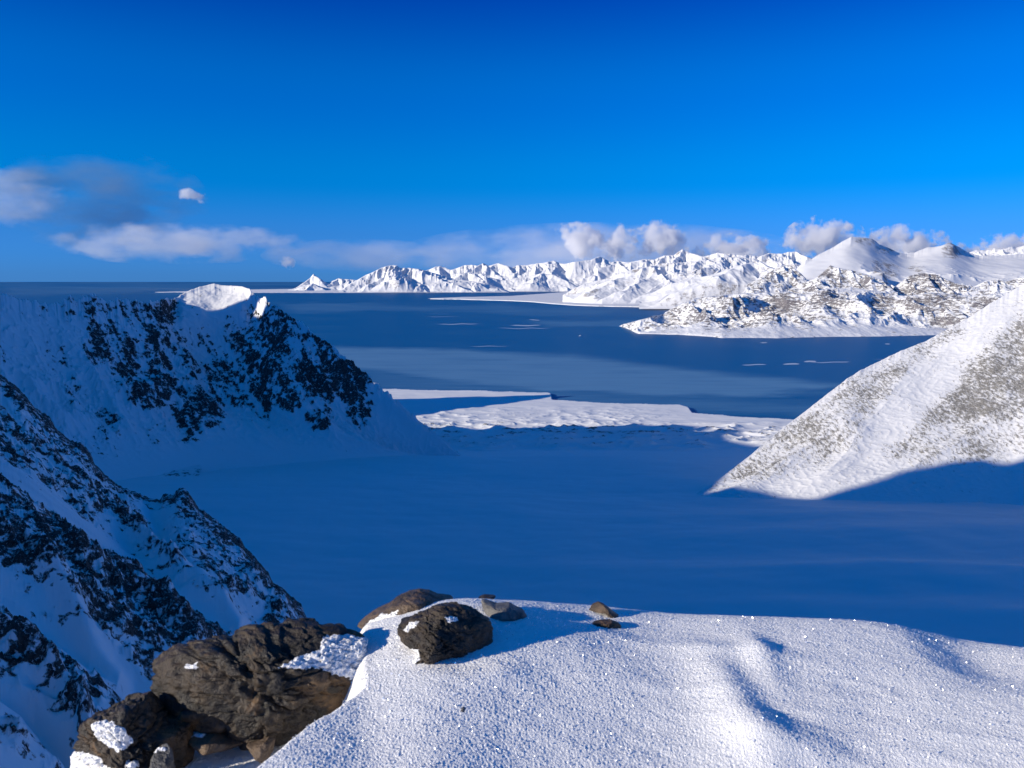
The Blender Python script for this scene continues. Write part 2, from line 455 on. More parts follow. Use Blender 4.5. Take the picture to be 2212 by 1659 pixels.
# ------------------------------------------------------------------ left ridge (shaded rocky face with a sunlit cap)
RIDGE_SKY = [(-900, 560), (-500, 600), (-200, 610), (0, 632), (40, 645), (75, 653), (100, 658), (130, 657), (143, 645), (152, 641), (160, 648), (172, 645), (188, 637), (203, 634), (215, 639), (230, 652), (262, 646), (292, 650),
             (330, 655), (342, 650), (352, 645), (378, 646), (392, 636), (410, 627), (430, 620), (452, 615), (463, 612.5), (480, 616), (500, 617), (525, 619), (543, 626), (560, 640), (580, 652), (606, 668), (640, 690), (670, 712), (700, 735), (730, 757), (760, 782),
             (790, 806), (820, 835), (860, 868), (900, 903), (940, 938), (975, 965), (1000, 985), (1060, 1000)]
def build_left_ridge():
    sk = skyline(RIDGE_SKY, lambda p: 14 * (1 - 0.88 * sstep(375, 400, p) * sstep(550, 535, p)), 0.10, 2)
    Dr = by_px([(-900, 1500), (-400, 1700), (0, 1850), (200, 2050), (330, 2180), (392, 2350), (460, 2420), (520, 2400), (548, 2350), (600, 2240), (700, 2150), (850, 2100), (1000, 2080)])
    Df = by_px([(-900, 900), (-400, 1150), (0, 1380), (300, 1640), (600, 1880), (850, 1990), (1000, 2040)])
    zf = lambda a: floor_z(Df(a)) - 6
    def relief(X, D, Tc, T):
        q = (X * 0.80 + D * 0.60) ; s = Tc
        w = np.sin(np.pi * np.clip(Tc, 0, 1)) ** 0.8
        shear = q + 190 * Tc
        big = ridged(shear / 260, Tc * 1.2 + 3, 3, 11, 0.5) - 0.45
        med = ridged(shear / 80, Tc * 3.0, 5, 5, 0.6) - 0.4
        fine = ridged(X / 24, D / 24 + Tc * 6, 5, 7, 0.6) - 0.4
        up = sstep(0.12, 0.5, Tc)
        r = w * up * (big * 85 + med * 26) + fine * 9 * up * sstep(1.0, 0.93, Tc * 1.0)
        cap = capmask(X / D, Tc)
        return r * (1 - 0.92 * cap) + cap * (26 * np.sin(np.pi * np.clip((Tc - 0.62) / 0.38, 0, 1)) + 9 * fbm(X / 70, D / 40, 4, 2) * sstep(1, .96, Tc))
    def capmask(A, Tc):
        pa, _ = ray(375, 650); pb, _ = ray(540, 650)
        return sstep(pa - 0.006, pa + 0.012, A) * sstep(pb + 0.004, pb - 0.012, A) * sstep(0.66 + 2.2 * np.maximum(A - pa - 0.055, 0), 0.84 + 2.2 * np.maximum(A - pa - 0.055, 0), Tc)
    def rockf(X, D, Z, Tc, px, py):
        b = blobs(px, py, [(280, 815, 362, 885, 1), (318, 760, 382, 860, 1), (374, 830, 487, 930, 1.0), (372, 865, 430, 958, .8), (530, 680, 592, 900, 1), (636, 762, 740, 866, 1.05),
                           (600, 832, 652, 886, .85), (184, 690, 248, 785, .9), (240, 690, 304, 842, .85), (312, 692, 344, 768, .9), (376, 695, 465, 766, .95), (335, 645, 400, 700, .95), (470, 655, 560, 760, .85),
                           (560, 650, 640, 800, .95), (440, 760, 540, 850, .75), (640, 700, 720, 780, .8), (720, 770, 800, 870, .85), (750, 850, 802, 925, .8), (130, 640, 170, 690, .6), (190, 636, 240, 690, .55),
                           (240, 648, 340, 700, .6), (94, 736, 150, 800, .42), (140, 800, 190, 880, .45), (191, 877, 268, 984, .42), (288, 897, 372, 967, .4), (0, 720, 12, 800, .55), (60, 660, 110, 720, .4), (420, 660, 480, 700, .6),
                           (660, 870, 720, 930, .5), (0, 850, 60, 1000, .3)])
        q = X * 0.8 + D * 0.6 + 190 * Tc
        st = ridged(q / 34, Tc * 4, 4, 3)
        n = fbm(X / 60, D / 60, 4, 8)
        cap = capmask(X / D, Tc)
        wide = poly_mask(px, py, [(170, 650), (380, 640), (560, 650), (640, 690), (760, 782), (830, 850), (800, 900), (700, 850), (640, 870), (560, 880), (480, 900), (400, 900), (300, 830), (220, 780)], 25)
        b = np.maximum(b, 0.42 * wide)
        r = 0.15 + 0.46 * b + 0.34 * (st - 0.38) * sstep(.1, .4, b) + 0.30 * n * (0.5 + b)
        r = r * (1 - 0.8 * cap) + cap * (0.10 + 0.45 * fbm(X / 14, D / 14, 4, 5))
        strk = ridged((X * 0.8 + D * 0.6) / 9, Tc * 2.2, 3, 6)
        r += 0.12 * sstep(0.55, 0.85, strk) * sstep(0.05, 0.15, Tc) * sstep(0.5, 0.3, Tc)
        r = np.where(r > 0.5, 0.5 + (r - 0.5) * 0.4, r)
        return lambda sl: r + 0.07 * (np.clip(sl, 0, 3) - 1.1) * (1 - cap) * sstep(.15, .4, b)
    mountain('mountain_ridge', -900, 1060, sk, Dr, Df, zf, M_ridge, 1500, 480, relief, prof=1.5, back=1.05, rockf=rockf, backd=700, clamp_m=0.004, low=SEA - 30)
build_left_ridge()

# ------------------------------------------------------------------ right hill (sunlit scree slope)
HILL_SKY = [(1440, 1095), (1505, 1066), (1535, 1047), (1560, 1030), (1620, 984), (1660, 950), (1700, 918), (1750, 880), (1800, 841), (1830, 818), (1860, 799), (1900, 780), (1930, 765), (1960, 752), (2000, 737), (2030, 720), (2060, 703), (2090, 687), (2140, 655), (2180, 632), (2212, 612), (2500, 430), (2900, 250), (3500, 200)]
def hill_fn():
    sk = skyline(HILL_SKY, 2.2, 0.08, 4)
    Dr = by_px([(1440, 1420), (1505, 1450), (1700, 1640), (1900, 1820), (2212, 1960), (2900, 2000), (3500, 1900)])
    Df = by_px([(1440, 1392), (1505, 1398), (1750, 1370), (2212, 1330), (2900, 1150), (3500, 1000)])
    return sk, Dr, Df
def build_right_hill():
    sk, Dr, Df = hill_fn()
    zf = lambda a: floor_z(Df(a)) - 9
    def relief(X, D, Tc, T):
        w = np.sin(np.pi * np.clip(Tc, 0, 1)) ** 0.7
        r = w * (fbm(X / 330, D / 330, 4, 12) * 20 + (ridged((X * 0.5 - D * 0.8) / 120, (X + D) / 700, 4, 13) - .4) * 13)
        r += (ridged(X / 20, D / 14, 4, 3, 0.6) - 0.4) * 1.5 * sstep(0.02, 0.15, Tc) * sstep(1.0, 0.95, Tc) 
        return r
    def rockf(X, D, Z, Tc, px, py):
        z1 = poly_mask(px, py, [(1530, 1050), (1600, 995), (1700, 918), (1800, 838), (1960, 752), (2080, 692), (2080, 720), (1960, 800), (1900, 880), (1860, 930), (1790, 1000), (1700, 1030), (1600, 1048)], 22)
        z2 = poly_mask(px, py, [(2212, 672), (2110, 750), (2050, 840), (1990, 900), (1930, 960), (1900, 1000), (2000, 1010), (2212, 990), (2600, 1000), (2600, 500), (2330, 590)], 22)
        zb = poly_mask(px, py, [(2212, 690), (2120, 790), (2020, 850), (2010, 900), (2120, 905), (2212, 880), (2500, 880), (2500, 640)], 30)
        n = fbm(X / 70, D / 70, 4, 2)
        streak = ridged((X * 0.45 - D * 0.9) / 26, (X * 0.9 + D * 0.45) / 200, 3, 8)
        return 0.20 + 0.27 * z1 + 0.24 * z2 + 0.14 * zb + 0.22 * n + 0.10 * (streak - 0.4)
    mountain('hill', 1440, 3500, sk, Dr, Df, zf, M_scree, 1300, 420, relief, prof=1.05, back=0.7, rockf=rockf, backd=900, clamp_m=0.004)
build_right_hill()

# ------------------------------------------------------------------ unseen headwall added left of the frame, crest shaped to shade the valley
def build_shade_headwall():
    # ridge position along t (across the sun direction), K metres towards the sun
    tt = np.array([300, 900, 1200, 1500, 2900]); kk = np.array([700, 760, 850, 900, 900])
    sk, Dr, Df = hill_fn()
    # shadow edge on the right hill, in pixels, lifted back along the sun to the headwall
    edge = [(1535, 1066), (1570, 1056), (1605, 1052), (1650, 1060), (1700, 1074), (1760, 1078), (1810, 1060), (1870, 1045), (1950, 1018), (2010, 1005), (2060, 993), (2120, 988), (2160, 996), (2212, 986), (2320, 940)]
    et, ez = [], []
    for (px, py) in edge:
        a, e = ray(px, py); a = float(a); e = float(e)
        a_ = np.array([a]); df, dr, er = Df(a_)[0], Dr(a_)[0], sk(a_)[0]; zf = floor_z(df) - 9
        ts = np.linspace(0, 1, 400); ds = df + (dr - df) * ts
        zz = zf + (er * dr - zf) * ts ** 1.05
        i = np.argmin(np.abs(zz / ds - e)); x, y, z = a * ds[i], ds[i], zz[i]
        t = x * PERP[0] + y * PERP[1]; k = x * SH[0] + y * SH[1]
        kh = np.interp(t, tt, kk)
        et.append(t); ez.append(z + (kh - k) * TEL)
    et = np.array(et); ez = np.array(ez); o_ = np.argsort(et); et = et[o_]; ez = ez[o_]
    lo = et[-1]
    T1 = np.concatenate([[et[0] - 480, et[0] - 300], et, [lo + 150, 1420, 1700, 2000, 2122, 2300, 2345, 2362, 2396, 2409, 2430, 2470, 2500, 2545, 2590, 2660, 2800]])
    Z1 = np.concatenate([[150, 250], ez, [max(ez[-1], 10) + 150, 330, 350, 340, 340, 400, 400, 290, 290, 400, 400, 250, 190, 235, 160, 0, -250]])  # crest heights tuned for the cast shadow, dips let sun onto the ridge
    print('headwall', et.round(), ez.round())
    t = np.linspace(T1[0], 2800, 700); s = np.concatenate([-np.linspace(0, 1, 130)[::-1] ** 1.6, np.linspace(0, 1, 130)[1:] ** 1.6]) 
    Tm, Sm = np.meshgrid(t, s)
    zr = np.interp(Tm, T1, Z1) + 46 * fbm(Tm / 28, Tm * 0, 4, 3) * sstep(2420, 2460, Tm); kr = np.interp(Tm, tt, kk)
    Kp = kr + Sm * 1000
    X = Tm * PERP[0] + Kp * SH[0]; Y = Tm * PERP[1] + Kp * SH[1]
    drop = np.where(Sm < 0, 1.5, 0.7) * np.abs(Kp - kr)
    n = (ridged(X / 160, Y / 160, 6, 5) - 0.5) * 46 * sstep(0.02, 0.16, np.abs(Sm))
    Z = np.maximum(zr - drop + n - 6 * np.abs(fbm(X / 20, Y / 20, 4, 3)), -420)
    # keep it out of sight lines: nothing of it may stand inside the frame
    Z = np.maximum(Z - 3 * np.maximum(X + 0.78 * Y, 0) * (Tm < 2000), -420)
    rk = 0.35 + 0.3 * fbm(X / 90, Y / 90, 4, 4)
    structure(mesh_grid('mountain', X, Y, Z, M_ridge, {'rock': rk}))
build_shade_headwall()

# unseen peak added behind the left ridge to cast a shadow on the coastal plain
def build_shadow_peak():
    cx, cy = -1200, 3420
    r = np.geomspace(5, 1100, 110); th = np.linspace(0, 2 * np.pi, 260)[:-1]
    TH, Rr = np.meshgrid(th, r)
    X = cx + Rr * np.cos(TH); Y = cy + Rr * np.sin(TH) * 0.5
    Z = -48 - Rr * 0.80 + (ridged(X / 200, Y / 200, 5, 2) - .4) * 60 * sstep(30, 250, Rr)
    rsk = skyline(RIDGE_SKY)
    Z = np.minimum(Z, (rsk(X / Y) - 0.006) * Y)
    structure(mesh_grid('mountain', X, Y, np.maximum(Z, SEA - 20), M_ridge, {'rock': 0.3 + 0.3 * fbm(X / 90, Y / 90, 4, 1)}, wrap=True))
build_shadow_peak()

# ------------------------------------------------------------------ near slope, lower left
SLOPE_SKY = [(-800, 560), (-300, 690), (0, 806), (18, 822), (34, 832), (55, 856), (75, 880), (90, 890), (108, 900), (118, 922), (150, 950), (178, 958), (195, 978), (205, 1003), (240, 1037), (270, 1055), (300, 1066), (330, 1078), (345, 1080),
             (352, 1068), (362, 1066), (374, 1072), (380, 1058), (392, 1053), (405, 1060), (414, 1072), (430, 1098), (452, 1112), (476, 1130), (500, 1150), (520, 1164), (528, 1180), (548, 1200), (566, 1222), (580, 1236), (590, 1260), (610, 1270), (632, 1290), (650, 1305), (660, 1330), (672, 1345), (690, 1370), (760, 1440), (900, 1560)]
def build_near_slope():
    sk = skyline(SLOPE_SKY, 7, 0.12, 6)
    a = np.linspace(-1.35, -0.10, 1250)
    dr = np.interp(a, [-1.35, -0.66, -0.43, -0.26, -0.1], [560, 455, 420, 380, 350])
    er0 = sk(a); er = gauss(er0, 22); de = er0 - er
    t = np.concatenate([np.geomspace(0.06, 1, 760), 1 + np.linspace(0, 1, 70)[1:] ** 1.5])
    A, T = np.meshgrid(a, t)
    DR = np.broadcast_to(dr, A.shape); ER = np.broadcast_to(er, A.shape); DE = np.broadcast_to(de, A.shape)
    D = np.where(T <= 1, DR * T, DR + (T - 1) * 420)
    X = A * D
    plane = lambda x, y: -0.783 * x - 0.397 * y - 100
    off = ER * DR - plane(A * DR, DR)
    Tc = np.clip(T, 0, 1)
    Z = np.where(T <= 1, plane(X, D) + off * Tc ** 3, ER * DR - 1.05 * (D - DR))
    # leave the sun a way to the viewpoint
    capz = np.interp(D, [0, 120, 350, 560], [-42, -30, 40, 120]) + 0 * X
    Z = np.where(Z > capz, capz + (Z - capz) * 0.05, Z)
    c = X * -0.452 + D * 0.892; g = X * 0.892 + D * 0.452
    wv = c + 10 * fbm(g / 60, c / 60, 3, 5)
    rib = ridged(wv / 62 + 0.31, g / 420, 2, 9)
    rib2 = ridged(wv / 21, g / 150, 3, 10)
    # deep snow gully and the spur in front of it
    def band(pts, wd):
        P = [on for on in pts]
        pxx, pyy = proj(X, D, plane(X, D) + off * Tc ** 3)
        d = np.full(X.shape, 1e9)
        for i in range(len(P) - 1):
            x0, y0 = P[i]; x1, y1 = P[i + 1]; dx, dy = x1 - x0, y1 - y0
            q = np.clip(((pxx - x0) * dx + (pyy - y0) * dy) / (dx * dx + dy * dy), 0, 1)
            d = np.minimum(d, np.hypot(pxx - x0 - q * dx, pyy - y0 - q * dy))
        return np.exp(-(d / wd) ** 2)
    gully = np.maximum.reduce([band([(-60, 985), (60, 1060), (200, 1140), (300, 1200), (420, 1290), (520, 1360), (640, 1450)], 30) ,
                               0.75 * band([(330, 1085), (350, 1150), (420, 1250), (500, 1300), (560, 1330)], 24),
                               0.8 * band([(-40, 1240), (120, 1330), (240, 1420), (330, 1500), (340, 1640)], 26),
                               0.8 * band([(-40, 1440), (60, 1500), (110, 1560), (200, 1660)], 22),
                               0.6 * band([(0, 850), (60, 930), (180, 1030), (250, 1075)], 13)])
    spur = np.maximum.reduce([band([(-60, 1050), (60, 1120), (190, 1225), (300, 1270), (400, 1385), (430, 1420)], 22),
                              band([(-40, 1160), (60, 1210), (130, 1290), (200, 1380), (260, 1440)], 16),
                              band([(0, 1360), (100, 1440), (180, 1540), (200, 1620)], 16),
                              band([(60, 935), (180, 1050), (280, 1130), (400, 1230), (480, 1300), (520, 1340)], 12),
                              band([(560, 1230), (600, 1270), (620, 1310)], 30) ])
    sc_ = sstep(0.0, 0.35, Tc)
    inner = sstep(1.0, 0.90, Tc)
    Z += inner * (rib * 9 - 4 + rib2 * 3.2 + spur * 8 - gully * 9) * (0.35 + 0.65 * sc_)
    rk = 0.28 + 0.36 * rib2 + 0.20 * rib + 0.15 * spur - 0.50 * gully + 0.42 * fbm(X / 13, D / 13, 5, 3, 0.6)
    rk = rk + 0.22 * sstep(0.9, 1.0, Tc) + 0.30 * sstep(0.955, 1.0, Tc) * 0.5
    rk = np.where(rk > 0.48, 0.48 + (rk - 0.48) * 0.35, rk)
    crag = ridged(X / 9, D / 9, 5, 4, 0.5) - 0.35
    crag2 = fbm(X / 2.2, D / 2.2, 3, 5)
    Z += (crag * 4.2 + crag2 * 0.7) * sstep(0.25, 0.52, rk) * inner
    Z += 0.35 * fbm(X / 9, D / 9, 4, 2)
    cw = 0.035 + 0.03 * np.clip(0.5 + fbm(X / 12, D / 12, 3, 4), 0, 1)
    cf = np.exp(-((T - 1) / cw) ** 2)
    e = Z / D + DE * cf
    lim = ER + DE * cf - 0.006 * (1 - Tc)
    vis = A > -0.9
    e = np.where(vis & (e > lim), lim - 0.002 * (1 - np.exp(-(e - lim) / 0.01)), e)
    near = np.exp(-((T - 1) / 0.006) ** 2)
    e = np.where(capz > ER * DR, e * (1 - near) + (ER + DE) * near, e)
    Z = np.maximum(e * D, -420)
    structure(mesh_grid('mountain_slope', X, D, Z, M_near, {'rock': rk}))
build_near_slope()

# hill under the viewpoint
def build_camera_hill():
    r = np.geomspace(1.2, 420, 170); th = np.linspace(0, 2 * np.pi, 420)[:-1]
    TH, Rr = np.meshgrid(th, r)
    X = Rr * np.sin(TH); Y = Rr * np.cos(TH) - 0.0
    deg = np.degrees(TH)
    slope = np.interp(deg, [0, 40, 90, 130, 180, 230, 270, 300, 330, 360], [1.05, 0.95, 0.8, 0.5, 0.35, 0.45, 0.8, 1.7, 1.7, 1.05])
    Z = -1.22 - slope * np.maximum(Rr - 1.9, 0) + 0.05 * Rr * (ridged(X / 9 , Y / 9, 5, 3) - 0.6) * sstep(2, 10, Rr)
    rk = 0.25 + 0.25 * fbm(X / 8, Y / 8, 4, 2)
    structure(mesh_grid('hill', X, Y, np.maximum(Z, -430), M_near, {'rock': rk}, wrap=True))
build_camera_hill()

# ------------------------------------------------------------------ far land
def gen_relief(scale, amp, seed, foot=0.06, aniso=1.0, warp=0.35, det=0.47):
    def f(X, D, Tc, T):
        wx = fbm(X / scale / 1.7, D / scale / 1.7, 3, seed + 1) * scale * warp
        wy = fbm(X / scale / 1.7 + 9, D / scale / 1.7, 3, seed + 2) * scale * warp
        n = ridged((X + wx) / scale, (D + wy) / scale / aniso, 6, seed, det) - 0.42
        n2 = fbm(X / scale / 2.4, D / scale / 2.4, 2, seed + 5) * 0.5
        n = n + 0.2 * (ridged((X + wx) / scale * 3.7, (D + wy) / scale / aniso * 1.5, 5, seed + 3, .55) - 0.4)
        w = sstep(0, foot * 3, Tc) * (0.25 + 0.75 * np.sin(np.pi * np.clip(Tc, 0, 1)) ** 0.7)
        return (n + n2) * amp * w
    return f
def gen_rock(base, k_slope, s0, noise_s, noise_a, seed, lowline=None):
    def f(X, D, Z, Tc, px, py):
        n = fbm(X / noise_s, D / noise_s, 5, seed)
        n2 = fbm((X + 0.4 * D) / (noise_s * 0.25), Z / (noise_s * 0.06) + D / noise_s, 4, seed + 3)
        extra = lowline(px, py) if lowline else 0
        return lambda sl: base + noise_a * n + 0.5 * noise_a * n2 + k_slope * (np.clip(sl, 0, 1.3) - s0) + extra
    return f

def flat_land(name, pts, z, mat, rock=0.15, hgt=20, n=160):
    """low flat land whose shore line and back line are given in pixels at sea level: [(px, y_back, y_shore)]"""
    p = np.array(pts, float)
    px = np.linspace(p[0, 0], p[-1, 0], 700)
    yb = np.interp(px, p[:, 0], p[:, 1]); ys = np.interp(px, p[:, 0], p[:, 2])
    ys = ys + 0.35 * fbm(px / 25, px * 0, 4, 2)
    ax, db = on_plane(px, np.minimum(yb, ys - 0.05), SEA); ax2, ds = on_plane(px, ys, SEA)
    t = np.concatenate([[0], np.linspace(0, 1, n)])
    A = (ax2 / ds)[None, :] + 0 * t[:, None]
    D = ds[None, :] + (db - ds)[None, :] * t[:, None]
    X = A * D
    Z = SEA + z * sstep(0, 0.02, t)[:, None] * np.minimum(1, (db - ds)[None, :] / 400) + 6 * fbm(X / 900, D / 900, 4, 3)
    Z[0] = SEA - 10; Z[1] = SEA + 0.6 * z
    structure(mesh_grid(name, X, D, Z, mat, {'rock': rock + 0.15 * fbm(X / 500, D / 500, 4, 1)}))

# farthest: white peninsula across the open sea
flat_land('coast', [(335, 631.0, 631.8), (545, 625.5, 632.4), (700, 623.5, 632.6), (1000, 620, 631.5), (1060, 618, 629.5), (1200, 617, 628), (1300, 618, 627)], 8, M_far, 0.08)
FAR_BACK = [(600, 632), (640, 622), (655, 611), (668, 602), (677, 591.5), (683, 597), (697, 605), (705, 612), (718, 607), (731, 601), (748, 603), (790, 606), (850, 600), (900, 590), (925, 583), (940, 576), (950, 574.5), (962, 578), (973, 584), (990, 578), (1005, 573), (1021, 572), (1032, 574), (1043, 568.5), (1055, 574), (1077, 568.5),
            (1092, 573), (1107, 578), (1118, 572.5), (1135, 573), (1159, 569), (1175, 567), (1196, 563), (1207, 568), (1218, 570), (1240, 566), (1255, 563.5), (1275, 562), (1296, 553.5), (1308, 560), (1319, 567), (1335, 564), (1356, 567), (1371, 565), (1420, 570), (1500, 575)]
mountain('mountain', 600, 1500, skyline(FAR_BACK, 1.6, 0.12, 3), K(56000), K(50500), K(SEA + 4), M_far, 800, 300, lambda X, D, Tc, T: 0 * X, peaks=dict(slope=.62, nfront=16, warp=500, fs=500), smooth_px=5, seed=21, prof=1.0, back=.5,
         rockf=gen_rock(0.15, 0.25, 0.7, 900, 0.25, 2), backd=4000, clamp_m=0.001)
FAR_FRONT = [(735, 627), (745, 620), (762, 609), (775, 603), (790, 594), (805, 588), (822, 579), (836, 574.5), (850, 572.5), (858, 574), (865, 579), (883, 578.5), (905, 581), (925, 586), (945, 592), (965, 597), (985, 604), (1010, 606), (1040, 612), (1062, 616), (1090, 625), (1100, 629)]
mountain('mountain', 735, 1100, skyline(FAR_FRONT, .7, 0.12, 5), K(47500), K(43800), K(SEA + 4), M_far, 520, 260, lambda X, D, Tc, T: 0 * X, peaks=dict(slope=.42, nfront=7, warp=500, fs=450, flute=.22), smooth_px=5, seed=31, prof=.75, back=.5,
         rockf=gen_rock(0.18, 0.28, 0.6, 900, 0.28, 6), backd=2500, clamp_m=0.001)
mountain('mountain', 960, 1250, skyline([(960, 620), (987, 594), (1014, 588), (1030, 592), (1043, 590), (1062, 600), (1090, 606), (1115, 600), (1140, 598), (1170, 590), (1200, 594), (1225, 606), (1250, 620)], 1, 0.12, 7), K(50500), K(47500), K(SEA + 4), M_far, 420, 200,
         lambda X, D, Tc, T: 0 * X, peaks=dict(slope=.45, nfront=5, warp=400, fs=450), smooth_px=5, seed=41, prof=.8, back=.5, rockf=gen_rock(0.15, 0.22, 0.7, 900, 0.25, 5), backd=2500, clamp_m=0.001)

# middle distance: cape with flat point and its mountains
flat_land('coast', [(925, 645.6, 646.2), (1000, 642.8, 647.2), (1100, 640.5, 650), (1150, 637, 652.5), (1190, 634, 656.5), (1240, 630, 660), (1300, 630, 662), (1460, 640, 665), (1600, 645, 668), (2212, 645, 668)], 22, M_knoll, 0.22)
STRIPE = [(1215, 638), (1237, 625), (1262, 613), (1290, 606), (1317, 600), (1341, 589), (1370, 582), (1397, 577), (1438, 568), (1470, 567), (1499, 564), (1530, 561), (1556, 555), (1600, 556), (1636, 560), (1660, 575), (1700, 590), (1760, 610)]
mountain('mountain', 1215, 1760, skyline(STRIPE, 1.2, 0.12, 8), K(23500), by_px([(1215, 22500), (1300, 20300), (1760, 19500)]), K(SEA + 15), M_far, 700, 320,
         lambda X, D, Tc, T: 0 * X, peaks=dict(slope=.42, nfront=4, warp=220, fs=640, arms=5, flute=.20), smooth_px=6, seed=51, prof=.85, back=.6, rockf=gen_rock(0.25, 0.30, 0.6, 700, 0.34, 4), backd=1500, clamp_m=0.002)
mountain('mountain', 1380, 1640, skyline([(1380, 640), (1410, 632), (1450, 612), (1500, 602), (1550, 590), (1600, 572), (1625, 566), (1640, 572)], 1, 0.12, 9), K(18500), K(16800), K(SEA + 20), M_far, 400, 200,
         lambda X, D, Tc, T: 0 * X, peaks=dict(slope=.34, nfront=3, warp=300, fs=600, flute=.12), smooth_px=6, seed=61, prof=.9, back=.6, rockf=gen_rock(0.22, 0.25, 0.5, 500, 0.3, 7), backd=1200, clamp_m=0.002)
BACKR = [(1290, 580), (1317, 573), (1329, 569), (1357, 568), (1389, 560), (1414, 560.5), (1434, 552), (1455, 551), (1474, 538.5), (1491, 546), (1505, 549), (1519, 555), (1535, 550), (1551, 545.5), (1576, 549), (1600, 550), (1624, 551.5), (1640, 554), (1661, 547), (1689, 548), (1705, 544), (1721, 543.5), (1740, 553), (1754, 558), (1790, 560), (1830, 562)]
mountain('mountain', 1290, 1830, skyline(BACKR, 1.3, 0.12, 10), K(29500), K(25000), K(-420), M_far, 640, 220,
         lambda X, D, Tc, T: 0 * X, peaks=dict(slope=.58, nfront=5, warp=350, fs=900, flute=.12), smooth_px=5, seed=71, prof=1.0, back=.6, rockf=gen_rock(0.16, 0.3, 0.6, 700, 0.28, 3), backd=2000, clamp_m=0.001)
FARR = [(1880, 560), (1960, 545), (2090, 548), (2100, 543), (2110, 540), (2130, 541), (2150, 536), (2165, 538), (2187, 532), (2195, 535), (2212, 530), (2400, 520), (2500, 540)]
mountain('mountain', 1880, 2500, skyline(FARR, 2, 0.12, 12), K(36000), K(31000), K(-300), M_far, 420, 120,
         gen_relief(1500, 700, 81), prof=1.0, back=.6, rockf=gen_rock(0.15, 0.25, 0.6, 700, 0.25, 3), backd=2000, clamp_m=0.001)
DOME = [(1700, 600), (1740, 562), (1754, 559), (1770, 549), (1782, 543), (1802, 533), (1820, 521), (1839, 511.5), (1855, 512.5), (1870, 514), (1883, 516), (1893, 522), (1899, 528), (1920, 536), (1940, 545.5), (1960, 548), (1975, 546), (1985, 541), (2005, 534), (2020, 533), (2033, 531), (2045, 526), (2053, 524), (2062, 529), (2077, 537), (2094, 546), (2115, 552), (2160, 552), (2212, 548), (2400, 545), (2600, 560)]
def dome_relief(X, D, Tc, T):
    A = X / D
    n = fbm(X / 1500, D / 1500, 4, 22) * 60 + (ridged(X / 700, D / 700, 6, 23) - .4) * 150 * sstep(0.75, 0.35, Tc)
    def stp(px, tc, wa, wt, h):     # rocky step: a cliff facing right
        a0, _ = ray(px, 600)
        s = (A - a0) / wa
        return h * np.where(s < 0, np.exp(-(s / 2.2) ** 2), np.exp(-(s * 1.6) ** 2)) * np.exp(-((Tc - tc) / wt) ** 2)
    n = n + stp(1905, .42, .010, .10, 190) + stp(2052, .93, .009, .06, 150) + stp(1945, .30, .008, .08, 110) + stp(2000, .35, .006, .05, 90)
    n = n + stp(1885, .985, .012, .03, 60)
    return n * sstep(0, 0.08, Tc)
def dome_rock(X, D, Z, Tc, px, py):
    b = blobs(px, py, [(1845, 510, 1900, 532, .9), (1880, 528, 1945, 548, .85), (1878, 556, 1945, 606, .9), (2030, 524, 2082, 560, 1.0), (1960, 570, 2000, 590, .8), (1750, 570, 1800, 600, .4), (2120, 600, 2212, 640, .5)])
    n = fbm(X / 300, D / 300, 5, 2)
    return lambda sl: 0.10 + 0.45 * b + 0.16 * n + 0.15 * np.clip(sl - 0.6, 0, 2)
mountain('mountain', 1700, 2600, skyline(DOME, 1.0, 0.15, 13), by_px([(1700, 16500), (1839, 17500), (1940, 18000), (2050, 18500), (2600, 18500)]), K(13000), K(-560), M_far, 1000, 340,
         dome_relief, prof=1.15, back=.5, rockf=dome_rock, backd=2500, clamp_m=0.001)
def crag(pts, dr, df, zf, scale, amp, seed, base=0.34, ncol=360, nrow=200):
    mountain('mountain', pts[0][0], pts[-1][0], skyline(pts, 1.6, 0.12, seed), K(dr), K(df), K(zf), M_knoll, ncol, nrow,
             lambda X, D, Tc, T: gen_relief(scale * .8, amp * .2, seed)(X, D, Tc, T), peaks=dict(slope=.5, nfront=2, warp=120, fs=300, flute=.18, arms=5), smooth_px=5, seed=seed, prof=.8, back=.7, rockf=gen_rock(base + 0.02, 0.14, 0.6, 260, 0.45, seed), backd=900, clamp_m=0.002)
crag([(1600, 640), (1616, 613), (1640, 600), (1661, 588), (1681, 577), (1695, 573), (1709, 574), (1722, 584), (1733, 593), (1750, 612), (1765, 635)], 14800, 13300, -540, 520, 230, 14, 0.34)
crag([(1690, 640), (1705, 624), (1735, 611), (1762, 601), (1778, 588), (1794, 573), (1806, 578), (1818, 580), (1836, 583), (1855, 588), (1870, 592), (1883, 596), (1900, 602), (1920, 612), (1935, 630)], 13900, 12500, -560, 480, 260, 15, 0.38)
crag([(1915, 640), (1932, 620), (1948, 608), (1964, 596), (1984, 590), (2005, 591), (2025, 594), (2045, 603), (2065, 612), (2100, 618), (2140, 640)], 14200, 12900, -560, 420, 340, 16, 0.40)
crag([(2070, 645), (2100, 622), (2130, 606), (2150, 604), (2175, 608), (2200, 600), (2240, 596), (2300, 606), (2380, 640)], 12900, 11800, -560, 480, 200, 17, 0.32)

